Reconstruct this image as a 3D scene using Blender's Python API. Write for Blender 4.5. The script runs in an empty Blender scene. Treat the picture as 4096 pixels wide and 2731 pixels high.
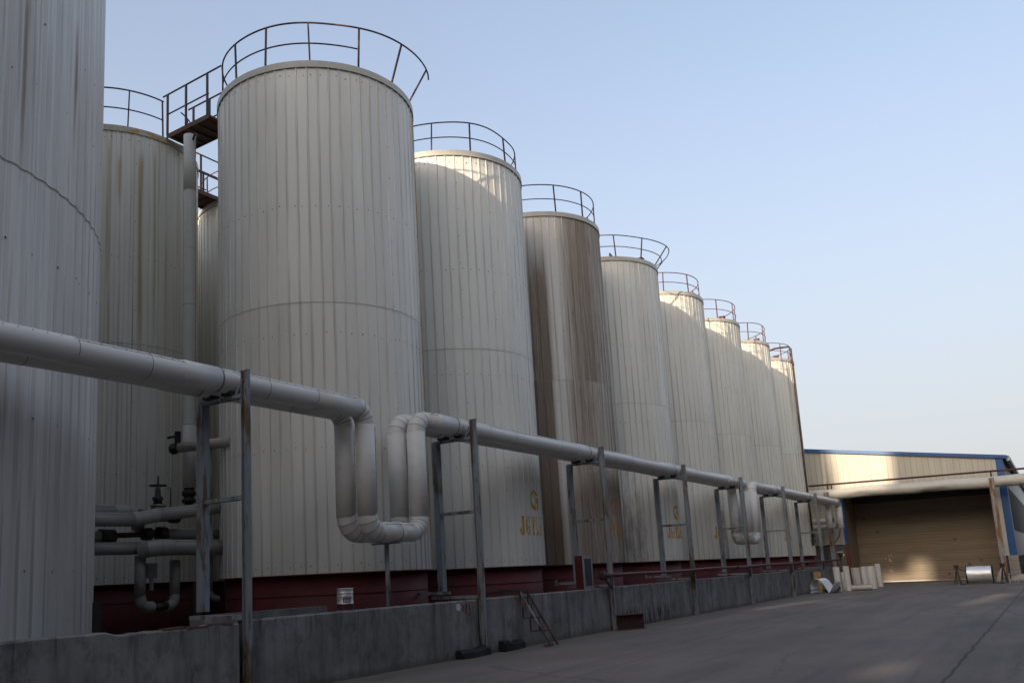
import bpy, bmesh, math, random
from math import sin, cos, pi, radians as R_, atan2, sqrt
from mathutils import Vector, Matrix
random.seed(7)
S = bpy.context.scene
COL = S.collection

# ------------------------------------------------------------------ tagging
def tag(o, label=None, cat=None, group=None, kind=None):
    if label: o['label'] = label
    if cat: o['category'] = cat
    if group: o['group'] = group
    if kind: o['kind'] = kind
    return o
def empty(name, loc, label, cat, group=None, rz=0):
    o = bpy.data.objects.new(name, None); COL.objects.link(o)
    o.location = loc; o.rotation_euler = (0, 0, rz); o.empty_display_size = .3
    return tag(o, label, cat, group)
def copy_tree(o, parent=None):
    c = o.copy(); COL.objects.link(c)
    if parent: c.parent = parent
    for ch in list(o.children): copy_tree(ch, c)
    return c

# ------------------------------------------------------------------ mesh builder
class MB:
    def __init__(s): s.v=[]; s.f=[]; s.m=[]; s.sm=[]
    def add(s, vs, fs, m=0, smooth=False):
        b=len(s.v); s.v+= [tuple(v) for v in vs]
        for f in fs: s.f.append(tuple(i+b for i in f)); s.m.append(m); s.sm.append(smooth)
        return s
    def box(s, a, b, m=0):
        x0,y0,z0=a; x1,y1,z1=b
        s.add([(x0,y0,z0),(x1,y0,z0),(x1,y1,z0),(x0,y1,z0),(x0,y0,z1),(x1,y0,z1),(x1,y1,z1),(x0,y1,z1)],
              [(0,3,2,1),(4,5,6,7),(0,1,5,4),(1,2,6,5),(2,3,7,6),(3,0,4,7)],m); return s
    def bar(s, p, q, w, h, m=0, up=(0,0,1)):
        p=Vector(p); q=Vector(q); d=(q-p).normalized(); u=Vector(up)
        if abs(d.dot(u))>.95: u=Vector((1,0,0))
        x=d.cross(u).normalized(); z=x.cross(d).normalized()
        vs=[]
        for c in (p,q):
            for sx,sz in ((-1,-1),(1,-1),(1,1),(-1,1)): vs.append(c+x*sx*w/2+z*sz*h/2)
        s.add(vs,[(0,1,2,3),(7,6,5,4),(0,4,5,1),(1,5,6,2),(2,6,7,3),(3,7,4,0)],m); return s
    def tube(s, pts, r, n=10, m=0, caps=True, closed=False, rfun=None):
        pts=[Vector(p) for p in pts]; k=len(pts); base=len(s.v); prev=None; vs=[]
        for i,p in enumerate(pts):
            if closed: d=pts[(i+1)%k]-pts[i-1]
            else: d=(pts[min(i+1,k-1)]-pts[max(i-1,0)])
            d.normalize()
            if prev is None:
                u=Vector((0,0,1)) if abs(d.z)<.9 else Vector((1,0,0))
                x=d.cross(u).normalized()
            else: x=(prev-d*prev.dot(d)).normalized()
            prev=x; y=d.cross(x)
            rr=r if rfun is None else rfun(i/(k-1))
            for j in range(n):
                a=2*pi*j/n; vs.append(p+(x*cos(a)+y*sin(a))*rr)
        fs=[]
        for i in range(k if closed else k-1):
            i2=(i+1)%k
            for j in range(n):
                j2=(j+1)%n; fs.append((i*n+j,i2*n+j,i2*n+j2,i*n+j2))
        s.add(vs,fs,m,True)
        if caps and not closed:
            s.f.append(tuple(base+j for j in range(n))); s.m.append(m); s.sm.append(False)
            s.f.append(tuple(base+(k-1)*n+n-1-j for j in range(n))); s.m.append(m); s.sm.append(False)
        return s
    def lathe(s, prof, c=(0,0,0), n=24, m=0, axis='z', smooth=True, cap=True):
        vs=[]; fs=[]
        for r,h in prof:
            for j in range(n):
                a=2*pi*j/n; x,y,z=r*cos(a),r*sin(a),h
                if axis=='x': x,y,z=z,x,y
                elif axis=='y': x,y,z=y,z,x
                vs.append((c[0]+x,c[1]+y,c[2]+z))
        for i in range(len(prof)-1):
            for j in range(n):
                j2=(j+1)%n; fs.append((i*n+j,i*n+j2,(i+1)*n+j2,(i+1)*n+j))
        b=len(s.v); s.add(vs,fs,m,smooth)
        if cap:
            if prof[0][0]>1e-6: s.f.append(tuple(b+n-1-j for j in range(n))); s.m.append(m); s.sm.append(False)
            if prof[-1][0]>1e-6: s.f.append(tuple(b+(len(prof)-1)*n+j for j in range(n))); s.m.append(m); s.sm.append(False)
        return s
    def prism(s, poly, holes, f0, f1, m=0):
        """poly and holes: 2-D outlines; f0/f1 map (a,b) to the two faces"""
        loops=[poly]+list(holes); flat=[p for l in loops for p in l]; n=len(flat)
        bm=bmesh.new(); bv=[bm.verts.new((p[0],p[1],0)) for p in flat]; be=[]; b=0
        for l in loops: be+=[bm.edges.new((bv[b+i],bv[b+(i+1)%len(l)])) for i in range(len(l))]; b+=len(l)
        bm.verts.index_update(); bmesh.ops.triangle_fill(bm,edges=be,use_beauty=True,normal=(0,0,1))
        tris=[[v.index for v in f.verts] for f in bm.faces]; bm.free()
        vs=[f0(*p) for p in flat]+[f1(*p) for p in flat]; fs=[]
        for t in tris: fs.append(tuple(t)); fs.append(tuple(n+i for i in reversed(t)))
        b=0
        for l in loops:
            k=len(l)
            for i in range(k): fs.append((b+i,b+(i+1)%k,n+b+(i+1)%k,n+b+i))
            b+=k
        s.add(vs,fs,m); return s
    def build(s, name, mats, parent=None, origin=(0,0,0)):
        me=bpy.data.meshes.new(name); o3=Vector(origin)
        me.from_pydata([tuple(Vector(v)-o3) for v in s.v],[],s.f)
        if not isinstance(mats,(list,tuple)): mats=[mats]
        for mt in mats: me.materials.append(mt)
        me.polygons.foreach_set('material_index',s.m); me.polygons.foreach_set('use_smooth',s.sm)
        me.validate(); 
        bm=bmesh.new(); bm.from_mesh(me); bmesh.ops.recalc_face_normals(bm,faces=bm.faces); bm.to_mesh(me); bm.free()
        me.update()
        o=bpy.data.objects.new(name,me); COL.objects.link(o); o.location=origin
        if parent: o.parent=parent
        return o

# ------------------------------------------------------------------ materials
class NT:
    def __init__(s,name):
        s.mat=bpy.data.materials.new(name); s.mat.use_nodes=True; s.t=s.mat.node_tree
        s.b=s.t.nodes['Principled BSDF']; s.tc=s.t.nodes.new('ShaderNodeTexCoord')
    def n(s,typ,**kw):
        nd=s.t.nodes.new(typ)
        for k,v in kw.items(): setattr(nd,k,v)
        return nd
    def l(s,a,b): s.t.links.new(a,b)
    def put(s,sock,v):
        if hasattr(v,'is_output'): s.l(v,sock)
        else: sock.default_value=v
    def math(s,op,a,b=0.0,c=0.0):
        nd=s.n('ShaderNodeMath',operation=op)
        s.put(nd.inputs[0],a); s.put(nd.inputs[1],b); s.put(nd.inputs[2],c); return nd.outputs[0]
    def obj(s): return s.tc.outputs['Object']
    def xyz(s,v):
        nd=s.n('ShaderNodeSeparateXYZ'); s.l(v,nd.inputs[0]); return nd.outputs
    def comb(s,x,y,z):
        nd=s.n('ShaderNodeCombineXYZ'); s.put(nd.inputs[0],x); s.put(nd.inputs[1],y); s.put(nd.inputs[2],z); return nd.outputs[0]
    def scale(s,v,k):
        nd=s.n('ShaderNodeMapping'); s.l(v,nd.inputs[0]); nd.inputs['Scale'].default_value=k; return nd.outputs[0]
    def noise(s,v,sc=1,det=4,rough=.55):
        nd=s.n('ShaderNodeTexNoise'); s.l(v,nd.inputs['Vector']); nd.inputs['Scale'].default_value=sc
        nd.inputs['Detail'].default_value=det; nd.inputs['Roughness'].default_value=rough; return nd.outputs['Fac']
    def vor(s,v,sc=1,feat='F1'):
        nd=s.n('ShaderNodeTexVoronoi',feature=feat); s.l(v,nd.inputs['Vector']); nd.inputs['Scale'].default_value=sc; return nd.outputs
    def white(s,w):
        nd=s.n('ShaderNodeTexWhiteNoise',noise_dimensions='1D'); s.put(nd.inputs['W'],w); return nd.outputs['Value']
    def ramp(s,f,lo,hi):
        nd=s.n('ShaderNodeMapRange',clamp=True); nd.interpolation_type='SMOOTHSTEP'; s.put(nd.inputs[0],f); nd.inputs[1].default_value=lo; nd.inputs[2].default_value=hi; return nd.outputs[0]
    def mix(s,f,a,b,mode='MIX'):
        nd=s.n('ShaderNodeMix',data_type='RGBA',blend_type=mode); s.put(nd.inputs[0],f)
        for i,c in ((6,a),(7,b)):
            if hasattr(c,'is_output'): s.l(c,nd.inputs[i])
            else: nd.inputs[i].default_value=(*c,1)
        return nd.outputs[2]
    def hsv(s,c,v):
        nd=s.n('ShaderNodeHueSaturation'); 
        if hasattr(c,'is_output'): s.l(c,nd.inputs['Color'])
        else: nd.inputs['Color'].default_value=(*c,1)
        s.put(nd.inputs['Value'],v); return nd.outputs[0]
    def bump(s,h,st=.3,d=.02):
        nd=s.n('ShaderNodeBump'); nd.inputs['Strength'].default_value=st; nd.inputs['Distance'].default_value=d; s.put(nd.inputs['Height'],h); s.l(nd.outputs[0],s.b.inputs['Normal'])
    def out(s,col=None,rough=.6,metal=0,spec=.5):
        if col is not None:
            if hasattr(col,'is_output'): s.l(col,s.b.inputs['Base Color'])
            else: s.b.inputs['Base Color'].default_value=(*col,1)
        s.put(s.b.inputs['Roughness'],rough); s.put(s.b.inputs['Metallic'],metal); s.b.inputs['Specular IOR Level'].default_value=spec
        return s.mat

def simple(name,col,rough=.6,metal=0,var=.15,sc=3,spec=.5,bump=0):
    t=NT(name); f=t.noise(t.obj(),sc,5); c=t.hsv(col,t.math('MULTIPLY_ADD',f,var*2,1-var))
    if bump: t.bump(t.noise(t.obj(),sc*8,3),bump,.01)
    return t.out(c,rough,metal,spec)

def cladding(name,base,R,nrib,dirt=.15,dcol=(.22,.17,.12),rust=.1,rcol=(.42,.26,.08),seed=0,rough=.36,seam=7.4,brown=0,low=0,spots=()):
    t=NT(name); x,y,z=t.xyz(t.obj()); th=t.math('ARCTAN2',y,x); arc=t.math('MULTIPLY',th,R)
    pid=t.math('FLOOR',t.math('MULTIPLY_ADD',th,nrib/(2*pi),.0+100))
    up=t.math('GREATER_THAN',z,seam)
    pv=t.white(t.math('ADD',t.math('MULTIPLY_ADD',up,57.3,pid),seed))
    col=t.hsv(base,t.math('MULTIPLY_ADD',pv,.07,.965))
    def st(ax,az,off,det=4): return t.noise(t.comb(t.math('MULTIPLY',arc,ax),t.math('MULTIPLY',z,az),seed*3.7+off),1,det,.6)
    zo=t.math('MULTIPLY',up,9.1)
    s1=t.noise(t.comb(t.math('MULTIPLY',arc,1.3),t.math('MULTIPLY_ADD',z,.07,zo),seed*2.1),1,5,.65)
    s2=st(14,.25,5); s3=st(4,.5,9)
    dm=t.math('MULTIPLY',t.ramp(t.math('MULTIPLY_ADD',s2,.35,t.math('MULTIPLY',s1,.75)),.46,.72),dirt)
    col=t.mix(dm,col,dcol)
    col=t.mix(t.math('MULTIPLY',t.ramp(s3,.35,.75),.10+dirt*.15),col,(.70,.67,.61),'MULTIPLY')
    if brown:
        b1=t.noise(t.comb(t.math('MULTIPLY',arc,1.0),t.math('MULTIPLY_ADD',z,.045,zo),seed+4.4),1,3,.5)
        b2=t.noise(t.comb(t.math('MULTIPLY',arc,30),t.math('MULTIPLY',z,.9),seed),1,4,.7)
        top=t.ramp(z,12.9,10.6)
        pj=t.math('MULTIPLY_ADD',t.white(t.math('ADD',pid,3.3)),.16,-.08)
        ang=t.math('ADD',th,pj)
        clean=t.math('MULTIPLY',t.ramp(t.math('ABSOLUTE',t.math('ADD',ang,.62)),.10,.20),1.0)
        pan=t.math('MULTIPLY_ADD',t.white(t.math('ADD',pid,t.math('MULTIPLY',up,11.0))),.30,.72)
        left=t.math('MULTIPLY',t.ramp(ang,-.80,-.92),t.math('MULTIPLY',t.ramp(z,12.3,10.2),1.25))
        right=t.math('MULTIPLY',t.ramp(ang,-.76,-.50),.92)
        base_m=t.math('ADD',left,right)
        str_=t.ramp(t.math('ADD',t.math('MULTIPLY',b1,.5),t.math('MULTIPLY',b2,.75)),.42,.78)
        bm_=t.math('MULTIPLY',t.math('MULTIPLY',base_m,pan),t.math('MULTIPLY_ADD',str_,.45,.66))
        bm_=t.math('ADD',bm_,t.math('MULTIPLY',str_,.16))
        bm_=t.math('MINIMUM',t.math('MULTIPLY',bm_,1.0),1.0)
        col=t.mix(t.math('MULTIPLY',bm_,brown),col,(.235,.175,.125))
        lowm=t.math('MULTIPLY',t.math('MULTIPLY',t.ramp(z,5.5,1.9),t.ramp(b1,.38,.6)),.55)
        col=t.mix(lowm,col,(.24,.13,.055))
    if low:
        l1=t.noise(t.comb(t.math('MULTIPLY',arc,5),t.math('MULTIPLY',z,.9),seed+2),1.3,8,.8)
        lm=t.math('MULTIPLY',t.ramp(t.math('ADD',l1,t.math('MULTIPLY',t.ramp(z,7,2.5),.22)),.62,.8),low)
        lm=t.math('MULTIPLY',lm,t.ramp(th,-.55,-.8))
        col=t.mix(lm,col,(.26,.15,.11))
    r1=t.noise(t.comb(t.math('MULTIPLY',arc,2.2),t.math('MULTIPLY_ADD',z,.05,zo),seed+31),1,3,.5)
    rm=t.math('MULTIPLY',t.ramp(r1,.60,.74),rust); col=t.mix(rm,col,rcol)
    for (ta,w,z0,z1,am,cc) in spots:   # single vertical run-off stains: angle, half width, z range
        d=t.math('ABSOLUTE',t.math('ADD',t.math('SUBTRACT',th,ta),t.math('MULTIPLY_ADD',s3,.02,-.01)))
        m_=t.math('MULTIPLY',t.ramp(d,w,w*.15),t.math('MULTIPLY',t.ramp(z,z0,z0+(z1-z0)*.5),t.ramp(z,z1,z1-.5)))
        col=t.mix(t.math('MULTIPLY',m_,t.math('MULTIPLY',t.ramp(s2,.25,.6),am)),col,cc)
    # dark grime line along the foot of every rib
    fr=t.math('FRACT',t.math('MULTIPLY_ADD',th,nrib/(2*pi),100.5)); e=t.math('ABSOLUTE',t.math('SUBTRACT',fr,.5))
    gl=t.math('MULTIPLY',t.ramp(e,.15,.07),t.math('MULTIPLY',t.ramp(t.noise(t.comb(pid,t.math('MULTIPLY',z,.35),seed),1,2),.35,.65),.35+dirt*.4))
    col=t.mix(gl,col,(.16,.13,.10))
    # speckle
    sp=t.noise(t.obj(),60,2); col=t.mix(t.math('MULTIPLY',t.ramp(sp,.64,.77),.08),col,(.3,.27,.23))
    t.bump(t.math('ADD',t.math('MULTIPLY',t.math('SINE',t.math('MULTIPLY',th,nrib*6)),.10),t.math('ADD',t.noise(t.comb(t.math('MULTIPLY',arc,2.5),t.math('MULTIPLY',z,.35),seed),1,2),t.math('MULTIPLY',pv,.0))),.35,.02)
    return t.out(col,t.math('MULTIPLY_ADD',s1,.35,rough-.16),0,.42)

def rusted(name,base,rcol=(.12,.06,.028),amt=.55,sc=(5,5,1.3),seed=0,rough=.55):
    t=NT(name); g=t.n('ShaderNodeNewGeometry'); v=t.scale(g.outputs['Position'],sc)
    ad=t.n('ShaderNodeVectorMath',operation='ADD'); t.l(v,ad.inputs[0]); ad.inputs[1].default_value=(seed,seed*2,0)
    f=t.noise(ad.outputs[0],1,6,.7); m=t.ramp(f,amt-.05,amt+.06)
    c=t.hsv(base,t.math('MULTIPLY_ADD',t.noise(ad.outputs[0],3,4),.6,.7))
    rc=t.mix(t.noise(ad.outputs[0],4,4),rcol,tuple(min(1,k*2.2) for k in rcol))
    t.bump(t.math('MULTIPLY_ADD',m,.4,t.noise(ad.outputs[0],9,3)),.25,.006)
    return t.out(t.mix(m,c,rc),t.math('MULTIPLY_ADD',m,.3,rough),0,.4)

def jacket(name,base=(.72,.69,.645)):
    t=NT(name); o=t.obj(); g=t.n('ShaderNodeNewGeometry'); P=g.outputs['Position']
    n1=t.noise(t.scale(P,(3,.8,3)),1,5); n2=t.noise(t.scale(P,(20,60,20)),1,3)
    c=t.hsv(base,t.math('MULTIPLY_ADD',n1,.3,.84))
    c=t.mix(t.math('MULTIPLY',t.ramp(n1,.58,.75),.35),c,(.28,.24,.19))
    t.bump(t.math('MULTIPLY_ADD',n1,1.2,t.math('MULTIPLY',n2,.25)),.35,.012)
    return t.out(c,.40,0,.45)

def concrete(name,base=(.20,.20,.205),wall=False):
    t=NT(name); g=t.n('ShaderNodeNewGeometry'); P=g.outputs['Position']; x,y,z=t.xyz(P)
    n1=t.noise(P,.9,6,.62); n2=t.noise(P,14,4,.7); n3=t.noise(t.scale(P,(1.2,3.0,.35)),1,5,.65)
    c=t.hsv(base,t.math('MULTIPLY_ADD',n1,1.5,.22)); n5=t.noise(P,3.2,7,.75); c=t.mix(t.math('MULTIPLY',t.ramp(n5,.50,.64),.45),c,(.085,.08,.082)); c=t.mix(t.math('MULTIPLY',t.ramp(n5,.46,.34),.3),c,(.30,.285,.28))
    c=t.mix(t.math('MULTIPLY',t.ramp(n3,.42,.7),.6),c,(.075,.072,.075))
    nb=t.noise(t.scale(P,(2,1.3,.9)),1.3,5,.7)
    c=t.mix(t.math('MULTIPLY',t.ramp(nb,.55,.70),.5),c,(.06,.055,.055))
    c=t.mix(t.math('MULTIPLY',t.ramp(n2,.58,.72),.28),c,(.34,.33,.32))
    if wall:
        st=t.noise(t.scale(P,(1,9,.8)),1,4,.7)
        tm=t.math('MULTIPLY',t.ramp(st,.52,.64),t.ramp(z,.55,1.05)); c=t.mix(t.math('MULTIPLY',tm,.55),c,(.05,.047,.045))
        wet=t.math('MULTIPLY',t.math('MULTIPLY',t.ramp(t.noise(t.scale(P,(1,7,.6)),1.4,4,.75),.47,.58),t.ramp(z,.62,.30)),t.math('MULTIPLY',t.ramp(y,22.0,22.8),t.ramp(y,27.4,26.2)))
        c=t.mix(wet,c,(.018,.015,.014))
        ef=t.math('MULTIPLY',t.ramp(t.noise(t.scale(P,(1,3,3)),2.2,6,.75),.62,.70),t.ramp(z,.75,.15))
        c=t.mix(t.math('MULTIPLY',ef,.5),c,(.38,.37,.36))
        rs=t.math('MULTIPLY',t.ramp(t.noise(t.scale(P,(1,2.6,.25)),1.7,3,.6),.66,.76),.4); c=t.mix(rs,c,(.13,.065,.035))
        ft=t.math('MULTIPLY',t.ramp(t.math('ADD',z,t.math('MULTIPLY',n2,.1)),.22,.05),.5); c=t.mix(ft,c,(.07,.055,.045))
    t.bump(t.math('ADD',n2,t.math('MULTIPLY',n1,2)),.4,.008)
    return t.out(c,.82,0,.3)

def yard_mat():
    t=NT('yard_concrete'); g=t.n('ShaderNodeNewGeometry'); P=g.outputs['Position']; x,y,z=t.xyz(P)
    n1=t.noise(P,.25,6,.6); n2=t.noise(P,5,6,.7); n3=t.noise(t.scale(P,(.9,.16,1)),1,5,.6); n4=t.noise(P,60,3,.7)
    c=t.hsv((.172,.144,.127),t.math('MULTIPLY_ADD',n1,.9,.55))
    c=t.mix(t.math('MULTIPLY',t.ramp(n3,.45,.68),.45),c,(.10,.095,.092))
    c=t.mix(t.math('MULTIPLY',t.ramp(n3,.46,.3),.35),c,(.23,.215,.20))
    c=t.mix(t.math('MULTIPLY',t.ramp(n2,.60,.72),.45),c,(.075,.068,.062))
    c=t.mix(t.math('MULTIPLY',t.ramp(n4,.6,.75),.25),c,(.26,.25,.24))
    # oil and tyre stains in the middle of the yard
    v=t.noise(t.scale(P,(.8,.35,1)),1.1,5,.7); c=t.mix(t.math('MULTIPLY',t.ramp(v,.63,.70),.5),c,(.055,.05,.048))
    # dusty strip along the foot of the wall
    dn=t.math('ADD',x,t.math('MULTIPLY',n2,.8)); c=t.mix(t.math('MULTIPLY',t.ramp(dn,-8.6,-9.4),.55),c,(.15,.125,.10))
    # sawn joints
    w=t.math('MULTIPLY_ADD',t.noise(P,1.5,3),.10,-.05)
    for x0,wd,am in ((-1.43,.022,.75),(-6.35,.012,.55)):
        d=t.math('ABSOLUTE',t.math('ADD',t.math('SUBTRACT',x,x0),w)); c=t.mix(t.math('MULTIPLY',t.ramp(d,wd*1.6,wd*.5),am),c,(.03,.027,.025))
    for y0 in (24.5,36.5,18.2):
        d=t.math('ABSOLUTE',t.math('ADD',t.math('SUBTRACT',y,y0),w)); c=t.mix(t.math('MULTIPLY',t.ramp(d,.03,.01),.3),c,(.04,.036,.034))
    # faint tyre tracks along the yard, hairline cracks, darker repair patches
    ty=t.noise(t.comb(t.math('MULTIPLY_ADD',n1,1.2,t.math('MULTIPLY',x,2.2)),t.math('MULTIPLY',y,.05),0.0),1,4,.6); c=t.mix(t.math('MULTIPLY',t.ramp(ty,.54,.66),.35),c,(.085,.08,.078))
    ad=t.n('ShaderNodeVectorMath',operation='ADD'); t.l(t.scale(P,(.16,.11,1)),ad.inputs[0]); t.l(t.comb(t.math('MULTIPLY',n2,.10),t.math('MULTIPLY',n1,.5),0.0),ad.inputs[1])
    ed=t.n('ShaderNodeTexVoronoi',feature='DISTANCE_TO_EDGE'); t.l(ad.outputs[0],ed.inputs['Vector']); ed.inputs['Scale'].default_value=1
    c=t.mix(t.math('MULTIPLY',t.ramp(ed.outputs['Distance'],.006,.001),t.math('MULTIPLY',t.ramp(n1,.42,.6),.55)),c,(.04,.036,.033))
    sc_=t.noise(t.scale(P,(7,1.6,1)),1,5,.75); c=t.mix(t.math('MULTIPLY',t.ramp(sc_,.60,.72),.4),c,(.06,.055,.052))
    t.bump(t.math('ADD',n2,t.math('MULTIPLY',n4,.5)),.25,.01)
    return t.out(c,t.math('MULTIPLY_ADD',n3,.3,.62),0,.35)

M={}
M['clad1']=cladding('cream_cladding_large',(.80,.765,.685),2.335,62,.10,rust=.04,seed=1.3,spots=((-.02-.06,.03,1.8,12.8,.0,(.3,.15,.05)),))
M['clad2']=cladding('cream_cladding_lettered',(.80,.775,.705),2.335,62,.06,rust=.05,seed=4.1)
M['clad3']=cladding('soiled_cladding',(.78,.73,.655),2.335,62,.22,rust=.12,seed=7.7,brown=1.0,rcol=(.28,.15,.06),rough=.48)
M['clad4']=cladding('cream_cladding_spattered',(.80,.77,.69),2.335,62,.08,rust=.03,seed=2.9,low=.5)
M['clad5']=cladding('cream_cladding_plain',(.81,.77,.68),2.335,62,.10,rust=.06,seed=9.4)
M['clad6']=cladding('cream_cladding_far',(.81,.77,.67),2.335,62,.10,rust=.10,seed=12.2)
M['clad8']=cladding('cream_cladding_end',(.81,.77,.67),2.335,62,.10,rust=.30,seed=15.8,rcol=(.45,.30,.10),spots=((-.35,.04,8,12.7,.8,(.42,.27,.08)),))
M['cladb']=cladding('cream_cladding_rusty',(.80,.755,.65),2.335,56,.12,rust=.35,seed=21.3,rcol=(.40,.27,.08),spots=((-.58,.05,10.4,12.3,.6,(.36,.22,.08)),(-.41,.010,2,12.7,.8,(.14,.08,.04)),(-.33,.05,5,12.4,.75,(.40,.26,.08)),(-.16,.03,6,12.6,.6,(.38,.25,.09)),(-.70,.03,8,12.6,.4,(.36,.2,.05))))
M['cladl']=cladding('blue_grey_cladding',(.70,.665,.62),5.0,104,.25,dcol=(.30,.25,.23),rust=.25,rcol=(.27,.19,.15),seed=33.1,rough=.34,seam=7.6,spots=((.330,.016,6.9,10.6,.85,(.20,.12,.07)),(.585,.011,8.2,10.9,.9,(.19,.085,.05)),(.44,.014,7.7,10.4,.35,(.26,.17,.13)),(.27,.012,5,12,.35,(.26,.2,.17)),(.70,.01,6,12,.35,(.26,.2,.17)),(.39,.006,2,12,.5,(.25,.19,.15)),(.50,.006,2,12,.5,(.25,.19,.15))))
M['seam']=simple('rusty_seam',(.34,.29,.235),.8,0,.4,8)
M['rim']=simple('rim_flashing',(.50,.47,.41),.45,0,.25,2)
M['rimr']=rusted('rusty_rim_flashing',(.50,.46,.36),(.30,.17,.06),.52,(1.5,1.5,2))
M['red']=NT('red_oxide_paint')
t=M['red']; n=t.noise(t.obj(),2.2,6,.65); c=t.hsv((.13,.028,.030),t.math('MULTIPLY_ADD',n,.8,.6)); c=t.mix(t.math('MULTIPLY',t.ramp(n,.6,.72),.3),c,(.14,.05,.045)); M['red']=t.out(c,.6,0,.3)
M['rail']=rusted('dark_rail_steel',(.040,.022,.024),(.09,.04,.028),.55,(3,3,3))
M['railr']=rusted('red_rail_steel',(.13,.045,.042),(.09,.04,.03),.55,(3,3,3))
M['plank']=rusted('rusty_walkway_plate',(.07,.035,.027),(.075,.036,.022),.5,(2,2,2))
M['jack']=jacket('pipe_jacket'); M['jackc']=jacket('cream_pipe_jacket',(.62,.585,.52)); M['jack_shade']=jacket('shade_toned_pipe_jacket',(.30,.285,.25))  # last jacket darkened to paint in the shade of the pipe gap
M['band']=simple('jacket_joint',(.19,.175,.155),.6,0,.3,4)
M['post']=rusted('blue_grey_steel',(.25,.275,.30),(.085,.058,.036),.55,(4,4,.9))
M['postr']=rusted('rusty_steel_column',(.34,.36,.37),(.17,.075,.028),.50,(5,5,1.0))
M['black']=simple('black_rubber',(.018,.017,.017),.75,0,.4,6,.3,.3)
M['dark']=simple('dark_iron',(.03,.024,.022),.55,0,.4,5)
M['darkred']=simple('dark_red_iron',(.055,.012,.012),.5,0,.4,5)
M['brass']=simple('bare_flange_metal',(.30,.27,.22),.38,.8,.3,8)
M['wall']=concrete('rendered_wall',(.255,.24,.228),True); M['conc']=concrete('slab_concrete',(.23,.22,.20)); M['dado']=concrete('dado_concrete',(.17,.16,.15))
M['yard']=yard_mat()
M['brick']=simple('red_brick',(.15,.075,.062),.85,0,.35,9,.3,.3)
M['orange']=NT('stencil_paint'); t=M['orange']; g=t.n('ShaderNodeNewGeometry'); nn=t.noise(g.outputs['Position'],9,6,.75)
M['orange']=t.out(t.mix(t.math('MULTIPLY',t.ramp(nn,.60,.72),.35),(.64,.31,.016),(.60,.55,.45)),.6,0,.3)
M['orangef']=t2=NT('faded_stencil_paint'); g=t2.n('ShaderNodeNewGeometry'); nn=t2.noise(g.outputs['Position'],7,6,.75)
M['orangef']=t2.out(t2.mix(t2.math('MULTIPLY',t2.ramp(nn,.50,.66),.6),(.56,.25,.025),(.46,.40,.32)),.65,0,.3)
M['white']=simple('white_paint',(.62,.62,.60),.6,0,.1,5); M['redmark']=simple('red_marker_paint',(.22,.025,.022),.6,0,.3,12)
M['blue']=simple('blue_trim',(.028,.105,.30),.35,0,.15,2); M['darkblue']=simple('dark_blue_paint',(.03,.045,.075),.5,0,.2,3)
M['alu']=NT('bright_sheet_metal'); t=M['alu']; n=t.noise(t.obj(),5,5,.7); t.bump(n,.5,.02); M['alu']=t.out(t.hsv((.86,.86,.87),t.math('MULTIPLY_ADD',n,.3,.83)),t.math('MULTIPLY_ADD',n,.35,.30),.75)
M['sheet']=simple('cream_sheet',(.68,.66,.62),.42,0,.12,3); M['sheetb']=simple('brownish_sheet',(.56,.51,.46),.45,0,.15,3); M['sheetw']=simple('bluish_white_sheet',(.70,.73,.79),.35,0,.1,3)
M['sheetin']=simple('sheet_inside',(.33,.32,.31),.4,.3,.2,3)
M['rusty']=rusted('rust_streaked_cream',(.50,.40,.20),(.20,.085,.03),.52,(4,4,3))
M['orangered']=simple('orange_red_paint',(.20,.045,.02),.5,0,.2,3)
M['glass']=simple('cabinet_glass',(.07,.085,.10),.12,0,.15,3,.6); M['alf']=simple('aluminium_frame',(.42,.42,.44),.4,.6,.12,4)
M['cloth']=simple('pale_sacking',(.42,.36,.32),.9,0,.3,6,.2,.5)
def _siding():
    t=NT('cream_siding'); g=t.n('ShaderNodeNewGeometry'); x,y,z=t.xyz(g.outputs['Position'])
    pid=t.math('FLOOR',t.math('MULTIPLY',x,1/.30)); c=t.hsv((.60,.56,.47),t.math('MULTIPLY_ADD',t.white(pid),.10,.94))
    st=t.noise(t.comb(t.math('MULTIPLY',x,6),y,t.math('MULTIPLY',z,.4)),1,4,.6); c=t.mix(t.math('MULTIPLY',t.ramp(st,.5,.75),.2),c,(.3,.26,.2))
    return t.out(c,.45,0,.35)
M['siding']=_siding()
def _sidewall():
    t=NT('grey_white_siding'); g=t.n('ShaderNodeNewGeometry'); x,y,z=t.xyz(g.outputs['Position'])
    c=t.hsv((.50,.49,.50),t.math('MULTIPLY_ADD',t.white(t.math('FLOOR',t.math('MULTIPLY',y,1.1))),.08,.95)); return t.out(c,.45,0,.35)
M['sidew']=_sidewall()
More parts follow.
